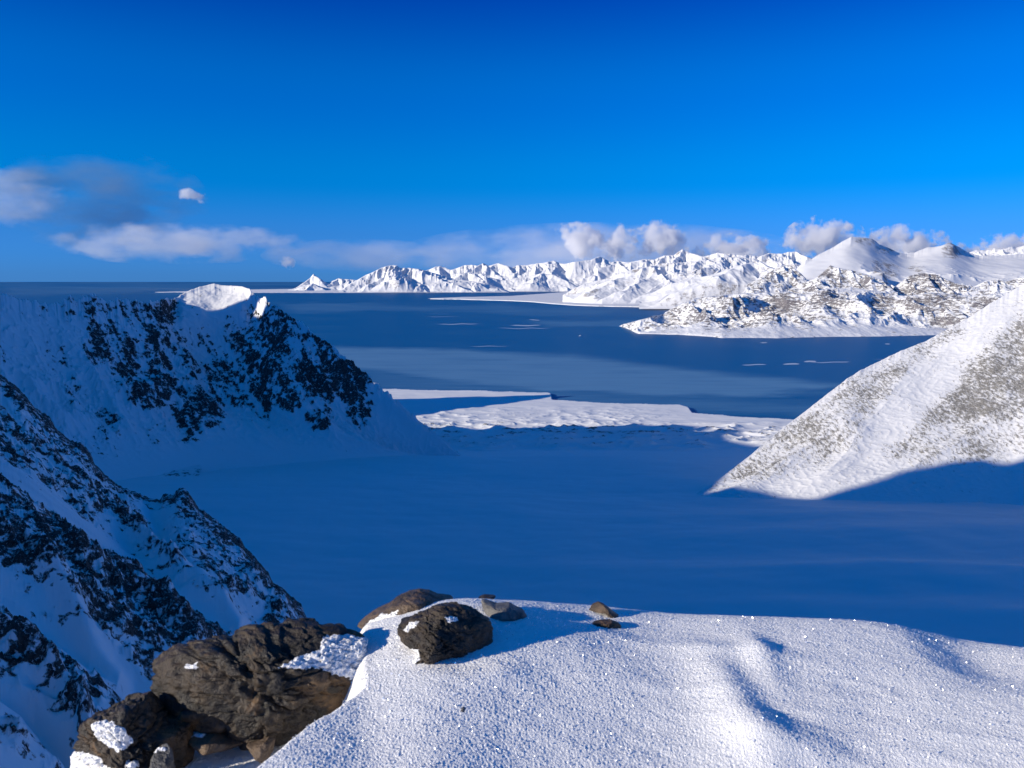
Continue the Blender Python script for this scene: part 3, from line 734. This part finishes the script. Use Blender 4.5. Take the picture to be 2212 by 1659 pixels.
# nearest far shore: rocky knolls of the headland
KNOLL = [(1338, 704.5), (1343, 701.5), (1360, 697), (1377, 692), (1395, 688), (1410, 682), (1425, 680), (1438, 677), (1448, 668), (1458, 661), (1478, 653), (1499, 645), (1530, 640), (1559, 637), (1600, 634), (1640, 632), (1680, 632), (1705, 629), (1718, 634), (1740, 637), (1754, 633), (1770, 627), (1782, 623), (1800, 622), (1822, 623), (1838, 620), (1860, 624), (1903, 630), (1914, 628), (1924, 637),
         (1950, 639), (1984, 636), (2010, 632), (2065, 636), (2100, 640), (2154, 634), (2212, 630), (2350, 640), (2450, 700)]
kshore = [(1338, 705), (1350, 708), (1377, 721), (1420, 722), (1478, 724), (1540, 728), (1559, 730.5), (1620, 730), (1681, 731), (1740, 729), (1802, 728), (1900, 727), (2025, 724), (2450, 722)]
def kdf(a):
    p = np.array(kshore, float); x, d = on_plane(p[:, 0], p[:, 1], SEA)
    return gauss(np.interp(a, x / d, d), 3) if np.ndim(a) and len(a) > 20 else np.interp(a, x / d, d)
def krelief(X, D, Tc, T):
    base = gen_relief(800, 230, 91, 0.10, aniso=1.4, det=.38)(X, D, Tc, T)
    small = (ridged(X / 190, D / 190, 5, 92, .6) - .4) * 30 * sstep(0.08, 0.3, Tc)
    shore = 16 * fbm(X / 240, D / 500, 5, 6, .6) + 10 * sstep(0, .03, Tc)
    return (base + small) * sstep(0.03, 0.25, Tc) + shore
def krock(X, D, Z, Tc, px, py):
    b = blobs(px, py, [(1420, 655, 1730, 710, .55), (1640, 632, 1730, 700, .9), (1745, 625, 1830, 670, .95), (1725, 668, 1800, 700, .6), (1880, 632, 1940, 680, .9), (1950, 635, 2080, 675, 1.0), (2090, 640, 2160, 690, .9), (2010, 680, 2090, 712, .8), (1500, 630, 1640, 660, .55), (1380, 690, 1480, 715, .45)])
    n = fbm(X / 260, D / 420, 5, 2)
    n2 = fbm(X / 90 + D / 160, Z / 22, 4, 5)
    return lambda sl: 0.25 + 0.26 * b + 0.26 * n + 0.14 * n2 + 0.10 * (np.clip(sl, 0, 2) - 0.35)
def kdr(a): return np.maximum(kdf(a) + 60, np.interp(a, ray(np.array([1338, 1377, 1458, 1700, 2450.]), np.full(5, 690.))[0], [9200, 9700, 10800, 11900, 12000]))
mountain('hill', 1338, 2450, skyline(KNOLL, 1.4, 0.12, 15), kdr, kdf, K(SEA - 4), M_knoll, 1150, 380, krelief, prof=.95, back=.25, rockf=krock, backd=1600, clamp_m=0.0015)

# islet off the near shore
def islet():
    x0, y0 = on_plane(803, 829, SEA)
    r = np.linspace(0, 1, 14); th = np.linspace(0, 2 * np.pi, 40)[:-1]
    TH, Rr = np.meshgrid(th, r)
    w = 1 + 0.25 * np.sin(3 * TH + 1)
    X = x0 + Rr * 36 * w * np.cos(TH); Y = y0 + Rr * 60 * w * np.sin(TH)
    Z = SEA - 2 + 9 * (1 - Rr ** 2) + 2 * perlin(X / 9, Y / 9, 1)
    structure(mesh_grid('island', X, Y, Z, M_valley, {'rock': 0.25 + 0.3 * Rr}, wrap=True))
islet()

# ------------------------------------------------------------------ foreground snow
CREST = [(-600, 1420), (300, 1380), (640, 1352), (780, 1343), (860, 1318), (930, 1299), (990, 1292), (1050, 1292), (1120, 1296), (1200, 1300), (1280, 1306), (1350, 1314), (1430, 1323), (1500, 1327), (1560, 1327), (1650, 1334), (1740, 1346), (1800, 1356), (1880, 1371), (1950, 1378), (2040, 1384), (2100, 1391), (2212, 1402), (2600, 1450), (3200, 1500)]
ca, ce = ray(*np.array(CREST, float).T)
cad = np.linspace(-1.4, 1.8, 1601); ced = gauss(np.interp(cad, ca, ce), 9); ycd = gauss(np.interp(cad, [-0.6, -0.25, -0.05, 0.2, 0.45, 0.7, 1.2], [1.55, 1.62, 1.86, 1.90, 1.85, 1.80, 1.6]), 45)
EDGE_PX = [(790, 1346), (784, 1385), (782, 1430), (784, 1484), (725, 1528), (655, 1576), (600, 1620), (560, 1655), (500, 1725), (430, 1830)]
EDGE = []
def mound(x, y):
    """height of the foreground snow (metres, viewpoint at 0)"""
    a = x / y
    ec = np.interp(a, cad, ced)
    yc = np.interp(a, cad, ycd)
    zc = ec * yc
    w = yc - y
    k = 0.28; s1 = 0.40
    front = zc - (ec * w + (s1 - ec) * (w - k * (1 - np.exp(-np.maximum(w, -0.1) / k))))
    u = np.maximum(-w, 0)
    z = np.where(w > 0, front, zc + ec * u - 0.9 * u * u)
    def g(px, py, sx, sy, h, rot=0):
        aa, ee = ray(px, py); yy = -0.86 / ee if True else 0; xx = aa * yy
        dx, dy = x - xx, y - yy
        c, s = math.cos(rot), math.sin(rot)
        p, q = c * dx + s * dy, -s * dx + c * dy
        return h * np.exp(-(p / sx) ** 2 - (q / sy) ** 2)
    z = z + 0.007 * fbm(x * 3.1, y * 4.0, 4, 3) + 0.0016 * fbm(x * 9, y * 26 + x * 5, 4, 5) + 0.0035 * (ridged(x * 3.2 - y * 1.2, y * 9 + x * 1.5, 4, 6, .5) - .4) * sstep(0.0, 0.35, x) * sstep(1.75, 1.45, y)
    z = z - 0.055 * np.exp(-((x + 0.40) / 0.30) ** 2) * sstep(1.85, 1.45, y)
    # drifts and wind ridges
    z = z + g(1600, 1580, .05, .16, .020, 0.15) + g(1560, 1470, .20, .035, .010, -.15) + g(1640, 1480, .035, .10, .012) + g(1690, 1625, .10, .045, .020, -.2)
    z = z + g(1290, 1395, .16, .10, -.010) + g(1900, 1390, .22, .14, .035, .25) + g(2110, 1445, .12, .12, -.030, .5) + g(2250, 1405, .12, .07, .006)
    z = z + g(1400, 1420, .3, .12, -.012) + g(1080, 1555, .06, .03, .006, .4) + g(1000, 1545, .06, .03, -.006)
    # the bank ends at the rocks; beyond them the ground breaks off
    if not EDGE: return z
    ex = np.interp(y, [p[1] for p in EDGE], [p[0] for p in EDGE])
    s = ex - x + 0.012 * fbm(x * 9, y * 9, 3, 7)
    z = z - 0.15 * sstep(-0.01, 0.085, s) - 0.16 * np.maximum(s - 0.05, 0) - 2.2 * np.maximum(s - 0.42, 0)
    return z

def ground_hit(px, py):
    a, e = ray(px, py); a = float(a); e = float(e)
    ys = np.linspace(0.7, 3.0, 2300)
    z = mound(a * ys, ys)
    i = np.argmax(e * ys < z)
    y = ys[i] if (e * ys < z).any() else 1.8
    return a * y, y, e * y

EDGE_ = [ground_hit(*p)[:2] for p in EDGE_PX]
EDGE_ += [(EDGE_[0][0] - 0.02, EDGE_[0][1] + 0.6), (EDGE_[-1][0] - 0.2, EDGE_[-1][1] - 0.4)]
EDGE += sorted(EDGE_, key=lambda p: p[1])
print('EDGE', EDGE)
def build_foreground():
    a = np.concatenate([np.linspace(-1.3, -0.75, 60)[:-1], np.linspace(-0.75, 0.75, 1500), np.linspace(0.75, 1.6, 120)[1:]])
    d = np.concatenate([np.linspace(0.5, 1.05, 60)[:-1], np.linspace(1.05, 2.1, 720), np.linspace(2.1, 3.4, 60)[1:]])
    A, D = np.meshgrid(a, d)
    X = A * D
    Z = mound(X, D)
    Z = Z + 0.0005 * perlin(X * 120, D * 120, 5) + 0.0012 * perlin(X * 250, D * 250, 2) + 0.0008 * fbm(X * 30, D * 30, 3, 1)
    m, t, b = newmat('grainy_snow')
    v = pos(t)
    n1 = noise(t, 600, 3, 0.6, v); n2 = noise(t, 330, 3, 0.6, v)
    b.inputs['Base Color'].default_value = (0.90, 0.905, 0.915, 1)
    b.inputs['Roughness'].default_value = 0.55
    b.inputs['Specular IOR Level'].default_value = 0.3
    b.inputs['Subsurface Weight'].default_value = 0.0
    bp = nd(t, 'ShaderNodeBump'); bp.inputs['Distance'].default_value = 0.004; bp.inputs['Strength'].default_value = 0.8
    t.links.new(math_(t, 'ADD', math_(t, 'MULTIPLY', n1, 0.5), n2), bp.inputs['Height'])
    t.links.new(bp.outputs[0], b.inputs['Normal'])
    structure(mesh_grid('snow', X, D, Z, m))
    return m
M_snow = build_foreground()

# glittering crystals lying on the snow
def build_crystals():
    n = 5200
    a = rng.uniform(-0.30, 0.85, n); y = 1.05 + (np.interp(a, cad, ycd) - 0.04 - 1.05) * rng.uniform(0, 1, n); x = a * y
    z = mound(x, y) + 0.0022
    q = rng.normal(size=(n, 3)); q[:, 2] += 0.6; q /= np.linalg.norm(q, axis=1)[:, None]
    r = rng.uniform(0.0006, 0.0016, n) 
    h = np.cross(q, [0.31, 0.77, 0.55]); h /= np.linalg.norm(h, axis=1)[:, None]; k = np.cross(q, h)
    P = np.stack([x, y, z], 1)
    V = []
    for s in (-1, 1):
        for i in range(6):
            c_, s_ = math.cos(i * math.pi / 3), math.sin(i * math.pi / 3)
            V.append(P + r[:, None] * (c_ * h + s_ * k) + q * (0.00025 * s))
    V = np.stack(V, 1)
    base = (np.arange(n) * 12)[:, None]
    top = [base + np.array([[6, 7, 8, 9]]), base + np.array([[6, 9, 10, 11]])]
    bot = [base + np.array([[3, 2, 1, 0]]), base + np.array([[5, 4, 3, 0]])]
    side = [base + np.array([[i, (i + 1) % 6, 6 + (i + 1) % 6, 6 + i]]) for i in range(6)]
    Q = np.concatenate(top + bot + side)
    m, t, b = newmat('ice_crystal')
    b.inputs['Base Color'].default_value = (0.93, 0.94, 0.96, 1); b.inputs['Roughness'].default_value = 0.22
    b.inputs['Specular IOR Level'].default_value = 1.0; b.inputs['Metallic'].default_value = 0.6
    o = mesh_np('ice_crystals', V.reshape(-1, 3), Q, m, smooth=False)
    tag(o, 'tiny glittering ice crystals strewn over the foreground snow', 'ice crystals', kind='stuff')
build_crystals()

# ------------------------------------------------------------------ rocks
def rock_mat(name, ca_, cb_, cc_, scale=14):
    m, t, b = newmat(name)
    tc = pos(t)
    n1 = noise(t, scale, 8, 0.62, tc, 0.4); n2 = noise(t, scale * 4, 6, 0.6, tc); n3 = noise(t, scale * 0.6, 5, 0.6, tc, 0.8)
    c = mixc(t, mapr(t, n1, 0.35, 0.65), ca_, cb_)
    c = mixc(t, mapr(t, n3, 0.54, 0.70), c, cc_)
    vo = nd(t, 'ShaderNodeTexVoronoi'); vo.inputs['Scale'].default_value = scale * 9; t.links.new(tc, vo.inputs['Vector'])
    c = mixc(t, mapr(t, math_(t, 'MULTIPLY', n2, mapr(t, vo.outputs['Distance'], 0.0, 0.30, 1, 0)), 0.50, 0.62, 0, 0.6), c, (0.30, 0.26, 0.17))
    s = attr(t, 'snow')
    ns = noise(t, 110, 6, 0.7, tc)
    f = mapr(t, math_(t, 'ADD', s, math_(t, 'MULTIPLY', math_(t, 'SUBTRACT', ns, 0.5), 0.9)), 0.47, 0.54)
    c = mixc(t, f, c, (0.9, 0.905, 0.915))
    t.links.new(c, b.inputs['Base Color'])
    t.links.new(mapr(t, n2, 0.3, 0.7, 0.42, 0.75), b.inputs['Roughness'])
    bp = nd(t, 'ShaderNodeBump'); bp.inputs['Distance'].default_value = 0.02; bp.inputs['Strength'].default_value = 0.9
    h = math_(t, 'ADD', math_(t, 'ADD', math_(t, 'MULTIPLY', n1, 1.0), math_(t, 'MULTIPLY', n2, 0.45)), math_(t, 'MULTIPLY', f, 0.5))
    t.links.new(h, bp.inputs['Height']); t.links.new(bp.outputs[0], b.inputs['Normal'])
    return m
M_rock = rock_mat('dark_stone', (0.006, 0.0055, 0.005), (0.042, 0.028, 0.016), (0.15, 0.085, 0.036))
M_rockb = rock_mat('brown_stone', (0.05, 0.036, 0.026), (0.13, 0.09, 0.06), (0.20, 0.11, 0.05))
M_rockg = rock_mat('grey_stone', (0.05, 0.05, 0.052), (0.16, 0.155, 0.15), (0.20, 0.19, 0.17))
M_quartz = rock_mat('pale_stone', (0.42, 0.38, 0.31), (0.62, 0.58, 0.50), (0.50, 0.40, 0.28))

def noise3(p, s, oct=4, seed=0):
    """rough 3-d noise from three crossed planes"""
    v = 0; a = 1; tt = 0
    for o_ in range(oct):
        q = p * s
        v = v + a * (perlin(q[..., 0] + 0.7 * q[..., 2], q[..., 1] - 0.4 * q[..., 2], seed + o_) + perlin(q[..., 1] + 0.6 * q[..., 0], q[..., 2] + 0.5 * q[..., 1], seed + o_ + 1)) * 0.5
        tt += a; a *= 0.55; s *= 2.07
    return v / tt

def rock(label, outline, dist, depth, mat, snow=None, seed=0, rough=0.10, n=170, boxy=2.6, facets=9, lean=0.0):
    """closed stone with the given outline as seen from the front, 'depth' metres thick"""
    pts = np.array(outline, float)
    cx, cy = pts.mean(0)
    a, e = ray(cx, cy)
    C = np.array([float(a) * dist, dist, float(e) * dist])
    zc = C[1] * CP - C[2] * SP
    mpp = zc / FPX                                   # metres per pixel there
    right = np.array([1, 0, 0.]); up = np.array([0, SP, CP]); fw = np.array([0, CP, -SP])
    L = (pts - [cx, cy]) * [mpp, -mpp]
    th = np.linspace(-np.pi, np.pi, 2 * n, endpoint=False)
    # star-shaped radius of the outline polygon
    R_ = np.zeros_like(th)
    for i in range(len(L)):
        p0 = L[i]; p1 = L[(i + 1) % len(L)]; d = p1 - p0
        cs, sn = np.cos(th), np.sin(th)
        den = cs * d[1] - sn * d[0]
        den = np.where(np.abs(den) < 1e-12, 1e-12, den)
        r = (p0[0] * d[1] - p0[1] * d[0]) / den
        k = np.where(np.abs(d[0]) > np.abs(d[1]), (r * cs - p0[0]) / (d[0] if d[0] else 1e-12), (r * sn - p0[1]) / (d[1] if d[1] else 1e-12))
        ok = (r > 0) & (k >= -1e-6) & (k <= 1 + 1e-6)
        R_ = np.where(ok, np.maximum(R_, r), R_)
    ker = np.array([1, 2, 3, 2, 1.]) / 9
    R_ = np.convolve(np.concatenate([R_[-2:], R_, R_[:2]]), ker, 'valid')
    R_ = R_ * 1.045
    ph = np.linspace(-np.pi / 2, np.pi / 2, n)
    TH, PH = np.meshgrid(th, ph)
    c, s = np.cos(PH), np.sin(PH)
    c_ = np.abs(c) ** (2 / boxy); s_ = np.sign(s) * np.abs(s) ** (2 / boxy)
    RR = R_[None, :]
    u = RR * c_ * np.cos(TH); v = RR * c_ * np.sin(TH); w = s_ * depth / 2
    v = v + lean * w
    P = np.stack([u, v, w], -1)
    size = np.median(R_)
    g = np.random.default_rng(seed)
    for _ in range(facets):                           # flat broken faces towards the viewer
        nn = g.normal(size=3); nn[2] = -abs(nn[2]) * 1.0; nn /= np.linalg.norm(nn)
        dd = (P @ nn)
        lim = np.quantile(dd, g.uniform(0.72, 0.93))
        over = np.maximum(dd - lim, 0)
        P = P - (over * 1.0)[..., None] * nn * np.array([0.18, 0.18, 1.0])
    nrm = P / (np.linalg.norm(P, axis=-1, keepdims=True) + 1e-9)
    nz = noise3(P / size, 1.6, 5, seed)
    crease = np.exp(-(noise3(P / size, 0.8, 4, seed + 6) / 0.03) ** 2) + 0.6 * np.exp(-(noise3(P / size * [0.6, 1.6, 1], 1.4, 4, seed + 9) / 0.03) ** 2)
    q_ = noise3(P / size, 1.5, 3, seed + 12) * 6; step = (np.floor(q_) + sstep(0.35, 0.65, q_ - np.floor(q_))) / 6
    amt = rough * size * (nz * 0.9 - 0.35 * np.abs(noise3(P / size, 3.6, 5, seed + 3)) - 0.55 * crease + 1.5 * step)
    P = P + nrm * amt[..., None]
    W = C + P[..., 0:1] * right + P[..., 1:2] * up + P[..., 2:3] * fw
    px, py = proj(W[..., 0], W[..., 1], W[..., 2])
    sn = np.zeros(px.shape)
    for (poly, k) in (snow or []):
        nx = 9 * fbm(px / 16, py / 16, 4, seed + 1, .6)
        sn = np.maximum(sn, k * poly_mask(px + nx, py + 9 * fbm(px / 16 + 7, py / 16, 4, seed + 2, .6), poly, 12))
    sn = sn * (P[..., 2] < depth * 0.35)
    # snow lies a little proud of the stone
    lump = np.clip(sn - 0.45, 0, 1) * (0.007 + 0.010 * perlin(W[..., 0] * 130, W[..., 2] * 130 + W[..., 1] * 90, seed) + 0.006 * perlin(W[..., 0] * 300, W[..., 2] * 300, seed))
    W = W + nrm[..., 0:1] * 0 + lump[..., None] * (-fw * 0.7 + np.array([0, 0, 0.7]))
    o = mesh_grid('rock', W[..., 0], W[..., 1], W[..., 2], mat, {'snow': sn}, wrap=True)
    # origin at the stone's base
    me = o.data
    base = Vector((C[0], C[1], float(W[..., 2].min())))
    co = np.empty(len(me.vertices) * 3, np.float32); me.vertices.foreach_get('co', co)
    co = co.reshape(-1, 3) - np.array(base, np.float32)
    me.vertices.foreach_set('co', co.ravel()); me.update(); o.location = base
    tag(o, label, 'rock')
    return o

def gd(px, py, back=0.0): return ground_hit(px, py)[1] + back

RD = float(ground_hit(800, 1470)[1]) + 0.06
print('RD', RD)
rock('largest dark brown rock, long and rounded, in the lower left of the foreground',
     [(302, 1470), (305, 1440), (330, 1415), (380, 1393), (420, 1388), (470, 1386), (520, 1366), (570, 1356), (620, 1347), (680, 1343), (740, 1350), (790, 1372), (806, 1385), (806, 1405), (806, 1430), (806, 1465), (792, 1500), (750, 1530), (700, 1562), (655, 1588), (620, 1602), (570, 1600), (520, 1594), (470, 1584), (420, 1574), (380, 1574), (340, 1556), (315, 1515)],
     RD, 0.22, M_rock, [([(700, 1372), (760, 1372), (800, 1400), (800, 1450), (770, 1470), (735, 1460), (690, 1446), (650, 1444), (600, 1443), (640, 1420), (690, 1405)], 1.0), ([(395, 1436), (428, 1430), (428, 1441), (400, 1447)], .9), ([(740, 1375), (830, 1378), (830, 1440), (790, 1450), (750, 1420)], 1.0)], 3, 0.16, 260, 2.4, 12)
rock('dark rock with a snow patch on top, cut by the lower left picture edge',
     [(186, 1540), (230, 1528), (270, 1520), (302, 1512), (320, 1545), (345, 1575), (392, 1580), (398, 1610), (400, 1680), (380, 1760), (120, 1760), (130, 1665), (152, 1600), (170, 1560)],
     RD - 0.10, 0.18, M_rock, [([(195, 1562), (230, 1555), (270, 1575), (290, 1605), (255, 1625), (215, 1600)], 1.0), ([(125, 1650), (150, 1622), (205, 1630), (240, 1662), (240, 1780), (110, 1780)], 1.0), ([(268, 1640), (300, 1640), (300, 1660), (268, 1660)], .8)], 5, 0.16, 200, 2.6, 8)
rock('small smooth grey stone at the bottom edge between dark rock and pale sunlit snow',
     [(322, 1640), (330, 1618), (348, 1612), (366, 1625), (372, 1660), (372, 1720), (322, 1720)], RD - 0.17, 0.05, M_rockg, [([(330, 1600), (362, 1600), (362, 1625), (330, 1630)], .7)], 8, 0.08, 90)
rock('small brown angular stone under the right end of the largest rock',
     [(546, 1612), (575, 1600), (588, 1606), (584, 1632), (572, 1648), (552, 1632), (520, 1618)], RD - 0.10, 0.07, M_rockb, None, 11, 0.12, 100, 3)
rock('flat brown stone with pale top wedged under the left half of the largest rock',
     [(385, 1592), (420, 1580), (470, 1580), (520, 1590), (560, 1600), (520, 1612), (470, 1604), (420, 1600)], RD - 0.05, 0.14, M_rockb, [([(395, 1575), (440, 1575), (450, 1595), (400, 1598)], .8)], 12, 0.10, 110, 3)
rock('rounded dark rock with snow in its hollow, second largest, right of the long rock',
     [(844, 1366), (850, 1346), (880, 1338), (905, 1334), (925, 1318), (950, 1311), (985, 1311), (1015, 1320), (1045, 1340), (1062, 1350), (1071, 1370), (1072, 1404), (1040, 1411), (1000, 1416), (963, 1428), (930, 1442), (895, 1454), (868, 1456), (872, 1440), (905, 1425), (912, 1405), (880, 1396), (860, 1385)],
     gd(963, 1436, 0.045), 0.20, M_rock, [([(868, 1362), (885, 1345), (905, 1340), (900, 1352), (880, 1366)], 1.0), ([(960, 1330), (990, 1333), (988, 1345), (965, 1345)], .9), ([(855, 1400), (905, 1402), (910, 1425), (880, 1440), (850, 1430)], 1)], 21, 0.13, 220, 2.3, 11)
rock('low rust brown rock on the crest behind the rounded dark rock',
     [(772, 1350), (800, 1330), (835, 1315), (850, 1300), (880, 1288), (900, 1284.5), (925, 1287), (955, 1298), (992, 1303), (995, 1310), (960, 1318), (900, 1335), (845, 1345), (800, 1352)],
     gd(800, 1352, 0.10), 0.22, M_rockb, [([(790, 1345), (830, 1326), (860, 1320), (855, 1338), (810, 1350)], 1.0)], 25, 0.10, 170, 2.5, 8)
rock('dark wedge shaped slab lying on the snow crest right of the rounded dark rock',
     [(1030, 1299), (1040, 1302), (1070, 1310), (1100, 1308), (1112, 1316), (1130, 1322), (1146, 1350), (1120, 1352), (1090, 1345), (1060, 1336), (1040, 1318)],
     gd(1110, 1352, 0.05), 0.10, M_rockg, None, 31, 0.07, 120, 3, 8)
rock('thin reddish brown slab standing tilted on the crest',
     [(1268, 1320), (1276, 1304), (1290, 1299), (1302, 1304), (1325, 1322), (1345, 1336), (1352, 1344), (1340, 1344), (1315, 1330), (1300, 1318), (1280, 1316)],
     gd(1330, 1346, 0.05), 0.05, M_rockb, None, 35, 0.05, 110, 3, 5)
rock('small dark stone half buried below the tilted reddish slab',
     [(1272, 1350), (1290, 1343), (1320, 1342), (1338, 1348), (1343, 1356), (1330, 1366), (1290, 1366), (1275, 1360)], gd(1310, 1358, 0.02), 0.07, M_rock, None, 37, 0.07, 90, 2.4)
rock('tiny dark pebble poking out of the open snow in the middle foreground',
     [(985, 1538), (990, 1530), (1002, 1527), (1012, 1533), (1010, 1545), (990, 1548)], gd(1000, 1537, 0.008), 0.03, M_rockg, [([(980, 1525), (998, 1525), (998, 1550), (980, 1550)], .6)], 39, 0.10, 60)
rock('thin dark stone sliver on the skyline of the snow crest behind the wedge slab',
     [(1028, 1290), (1045, 1286.5), (1068, 1288), (1078, 1293), (1060, 1298), (1035, 1297)], 1.93, 0.05, M_rock, None, 41, 0.05, 60)

# ------------------------------------------------------------------ boat far out on the fjord
def part(name, bm, mat, parent):
    me = bpy.data.meshes.new(name); bm.to_mesh(me); bm.free(); me.materials.append(mat)
    o = bpy.data.objects.new(name, me); col.objects.link(o); o.parent = parent
    return o
def build_boat():
    x, y = on_plane(1253, 726, SEA)
    root = bpy.data.objects.new('boat', None); col.objects.link(root)
    root.location = (float(x), float(y), SEA); root.rotation_euler = (0, 0, R(12))
    tag(root, 'small white boat alone on the dark blue water of the fjord', 'boat')
    wm, _, b1 = newmat('white_boat_paint'); b1.inputs['Base Color'].default_value = (.82, .82, .82, 1)
    gm, _, b2 = newmat('dark_boat_glass'); b2.inputs['Base Color'].default_value = (.03, .04, .05, 1); b2.inputs['Roughness'].default_value = .15
    bm = bmesh.new()
    secs = [(-14, 4.2, 3.4), (-8, 4.8, 3.4), (2, 4.8, 3.6), (9, 3.4, 4.4), (14, 1.2, 5.2), (16, .15, 5.6)]
    rows = []
    for (sx, hw, h) in secs:
        rows.append([bm.verts.new(p) for p in ((sx, -hw, h), (sx, -hw * .75, -.5), (sx, hw * .75, -.5), (sx, hw, h))])
    for p, q in zip(rows, rows[1:]):
        for i in range(3): bm.faces.new((p[i], p[i + 1], q[i + 1], q[i]))
        bm.faces.new((p[3], p[0], q[0], q[3]))
    bm.faces.new(rows[0]); bm.faces.new(rows[-1][::-1])
    bmesh.ops.recalc_face_normals(bm, faces=bm.faces)
    part('hull', bm, wm, root)
    def box(x0, x1, w, z0, z1):
        b = bmesh.new(); bmesh.ops.create_cube(b, size=1)
        for v in b.verts: v.co = ((x0 + x1) / 2 + v.co.x * (x1 - x0) * (1 if v.co.z < 0 else .9), v.co.y * w * (1 if v.co.z < 0 else .9), (z0 + z1) / 2 + v.co.z * (z1 - z0))
        bmesh.ops.bevel(b, geom=b.edges[:], offset=.15, segments=1, affect='EDGES')
        return b
    cab = part('cabin', box(-7, 6, 7, 3.3, 7.5), wm, root)
    part('wheelhouse', box(0, 5, 5.5, 7.5, 10.5), wm, root)
    part('window', box(4.6, 5.15, 4.2, 8.4, 9.7), gm, root)
    b = bmesh.new(); bmesh.ops.create_cone(b, cap_ends=True, segments=10, radius1=.35, radius2=.15, depth=7)
    for v in b.verts: v.co.z += 13.8; v.co.x += 1
    part('mast', b, wm, root)
build_boat()

# ------------------------------------------------------------------ clouds: real volumes of vapour beyond the mountains
def cloud_mat(name, dens, cell, thr=0.5, soft=0.12, puff=0.9, squash=1.0, colr=(0.97, 0.97, 0.98)):
    m = bpy.data.materials.new(name); m.use_nodes = True; t = m.node_tree; t.nodes.clear()
    o = nd(t, 'ShaderNodeOutputMaterial'); pv = nd(t, 'ShaderNodeVolumePrincipled')
    tc = nd(t, 'ShaderNodeTexCoord'); mp = nd(t, 'ShaderNodeMapping')
    mp.inputs['Scale'].default_value = (1 / cell, 1 / cell, squash / cell)
    g = nd(t, 'ShaderNodeNewGeometry'); t.links.new(g.outputs['Position'], mp.inputs['Vector'])
    n = nd(t, 'ShaderNodeTexNoise'); n.inputs['Scale'].default_value = 1.0; n.inputs['Detail'].default_value = 5; n.inputs['Roughness'].default_value = 0.58
    t.links.new(mp.outputs[0], n.inputs['Vector'])
    ln = nd(t, 'ShaderNodeVectorMath', operation='LENGTH'); t.links.new(tc.outputs['Object'], ln.inputs[0])   # 0 centre .. 1 edge
    fall = mapr(t, ln.outputs['Value'], 0.0, 1.0, 1.0, 0.0, False)
    s = math_(t, 'ADD', math_(t, 'MULTIPLY', fall, puff), math_(t, 'MULTIPLY', math_(t, 'SUBTRACT', n.outputs['Fac'], 0.5), 3.2))
    f = mapr(t, s, thr - soft, thr + soft)
    t.links.new(math_(t, 'MULTIPLY', f, dens), pv.inputs['Density'])
    pv.inputs['Color'].default_value = (*colr, 1); pv.inputs['Anisotropy'].default_value = 0.1
    t.links.new(pv.outputs[0], o.inputs['Volume'])
    return m

def cloud(label, px0, py0, px1, py1, dist, mat, depth=None):
    x0, e1 = ray(px0, py0); x1, e0 = ray(px1, py1)
    w = float(x1 - x0) * dist / 2; h = float(e1 - e0) * dist / 2
    bm = bmesh.new(); bmesh.ops.create_icosphere(bm, subdivisions=3, radius=1.0)
    me = bpy.data.meshes.new('cloud'); bm.to_mesh(me); bm.free(); me.materials.append(mat)
    o = bpy.data.objects.new('cloud', me); col.objects.link(o)
    o.location = (float(x0 + x1) / 2 * dist, dist, float(e0 + e1) / 2 * dist)
    o.scale = (w, depth or max(w * 0.5, h), h)
    tag(o, label, 'cloud')
    return o
C_puff = cloud_mat('cumulus_vapour', 0.0015, 1500, 0.45, 0.14, 0.95)
C_soft = cloud_mat('thin_vapour', 0.00007, 6000, 0.34, 0.5, 0.8, 2.5)
C_lens = cloud_mat('layer_vapour', 0.00015, 3800, 0.48, 0.28, 0.95, 2.0)
C_dim = cloud_mat('dim_vapour', 0.00020, 6000, 0.55, 0.5, 0.95, 2.5, (0.25, 0.42, 0.62))
CD = 80000
for args in [
    ('tall white cumulus above the big snow dome, its top rising highest', 1690, 462, 1870, 575, CD, C_puff),
    ('white cumulus puff above the pointed snow peak', 1355, 468, 1505, 572, CD, C_puff),
    ('bright round cumulus, leftmost of the row over the far mountains', 1185, 472, 1315, 568, CD, C_puff),
    ('small cumulus puff between the bright round one and the one above the pointed peak', 1275, 480, 1390, 572, CD, C_puff),
    ('low ragged cumulus between the pointed peak and the big snow dome', 1480, 500, 1690, 580, CD, C_puff),
    ('low ragged cloud bank right of the big snow dome', 1840, 480, 2060, 580, CD, C_puff),
    ('flat cloud bank at the far right edge over the ice cap', 2050, 500, 2330, 580, CD, C_puff),
    ('wide thin veil of cloud behind the far mountains in the middle', 840, 480, 1760, 620, CD * 1.15, C_soft),
    ('long flat pale cloud over the open sea on the left', 70, 478, 690, 572, CD, C_lens),
    ('dim blue grey cloud veil between the left edge patch and the small lone cloud', -60, 320, 460, 540, CD * 1.05, C_dim),
    ('soft hanging cloud patch cut by the left picture edge', -120, 350, 150, 500, CD, C_lens),
    ('small lone cloud high over the sunlit cap of the left ridge', 368, 402, 462, 446, CD, C_puff),
    ('little low puff over the horizon left of the far dark peak', 595, 550, 640, 584, CD, C_puff),
    ('faint long grey veil joining the flat pale cloud to the middle of the sky line', 560, 515, 1000, 590, CD * 1.1, C_soft),
]:
    cloud(*args)
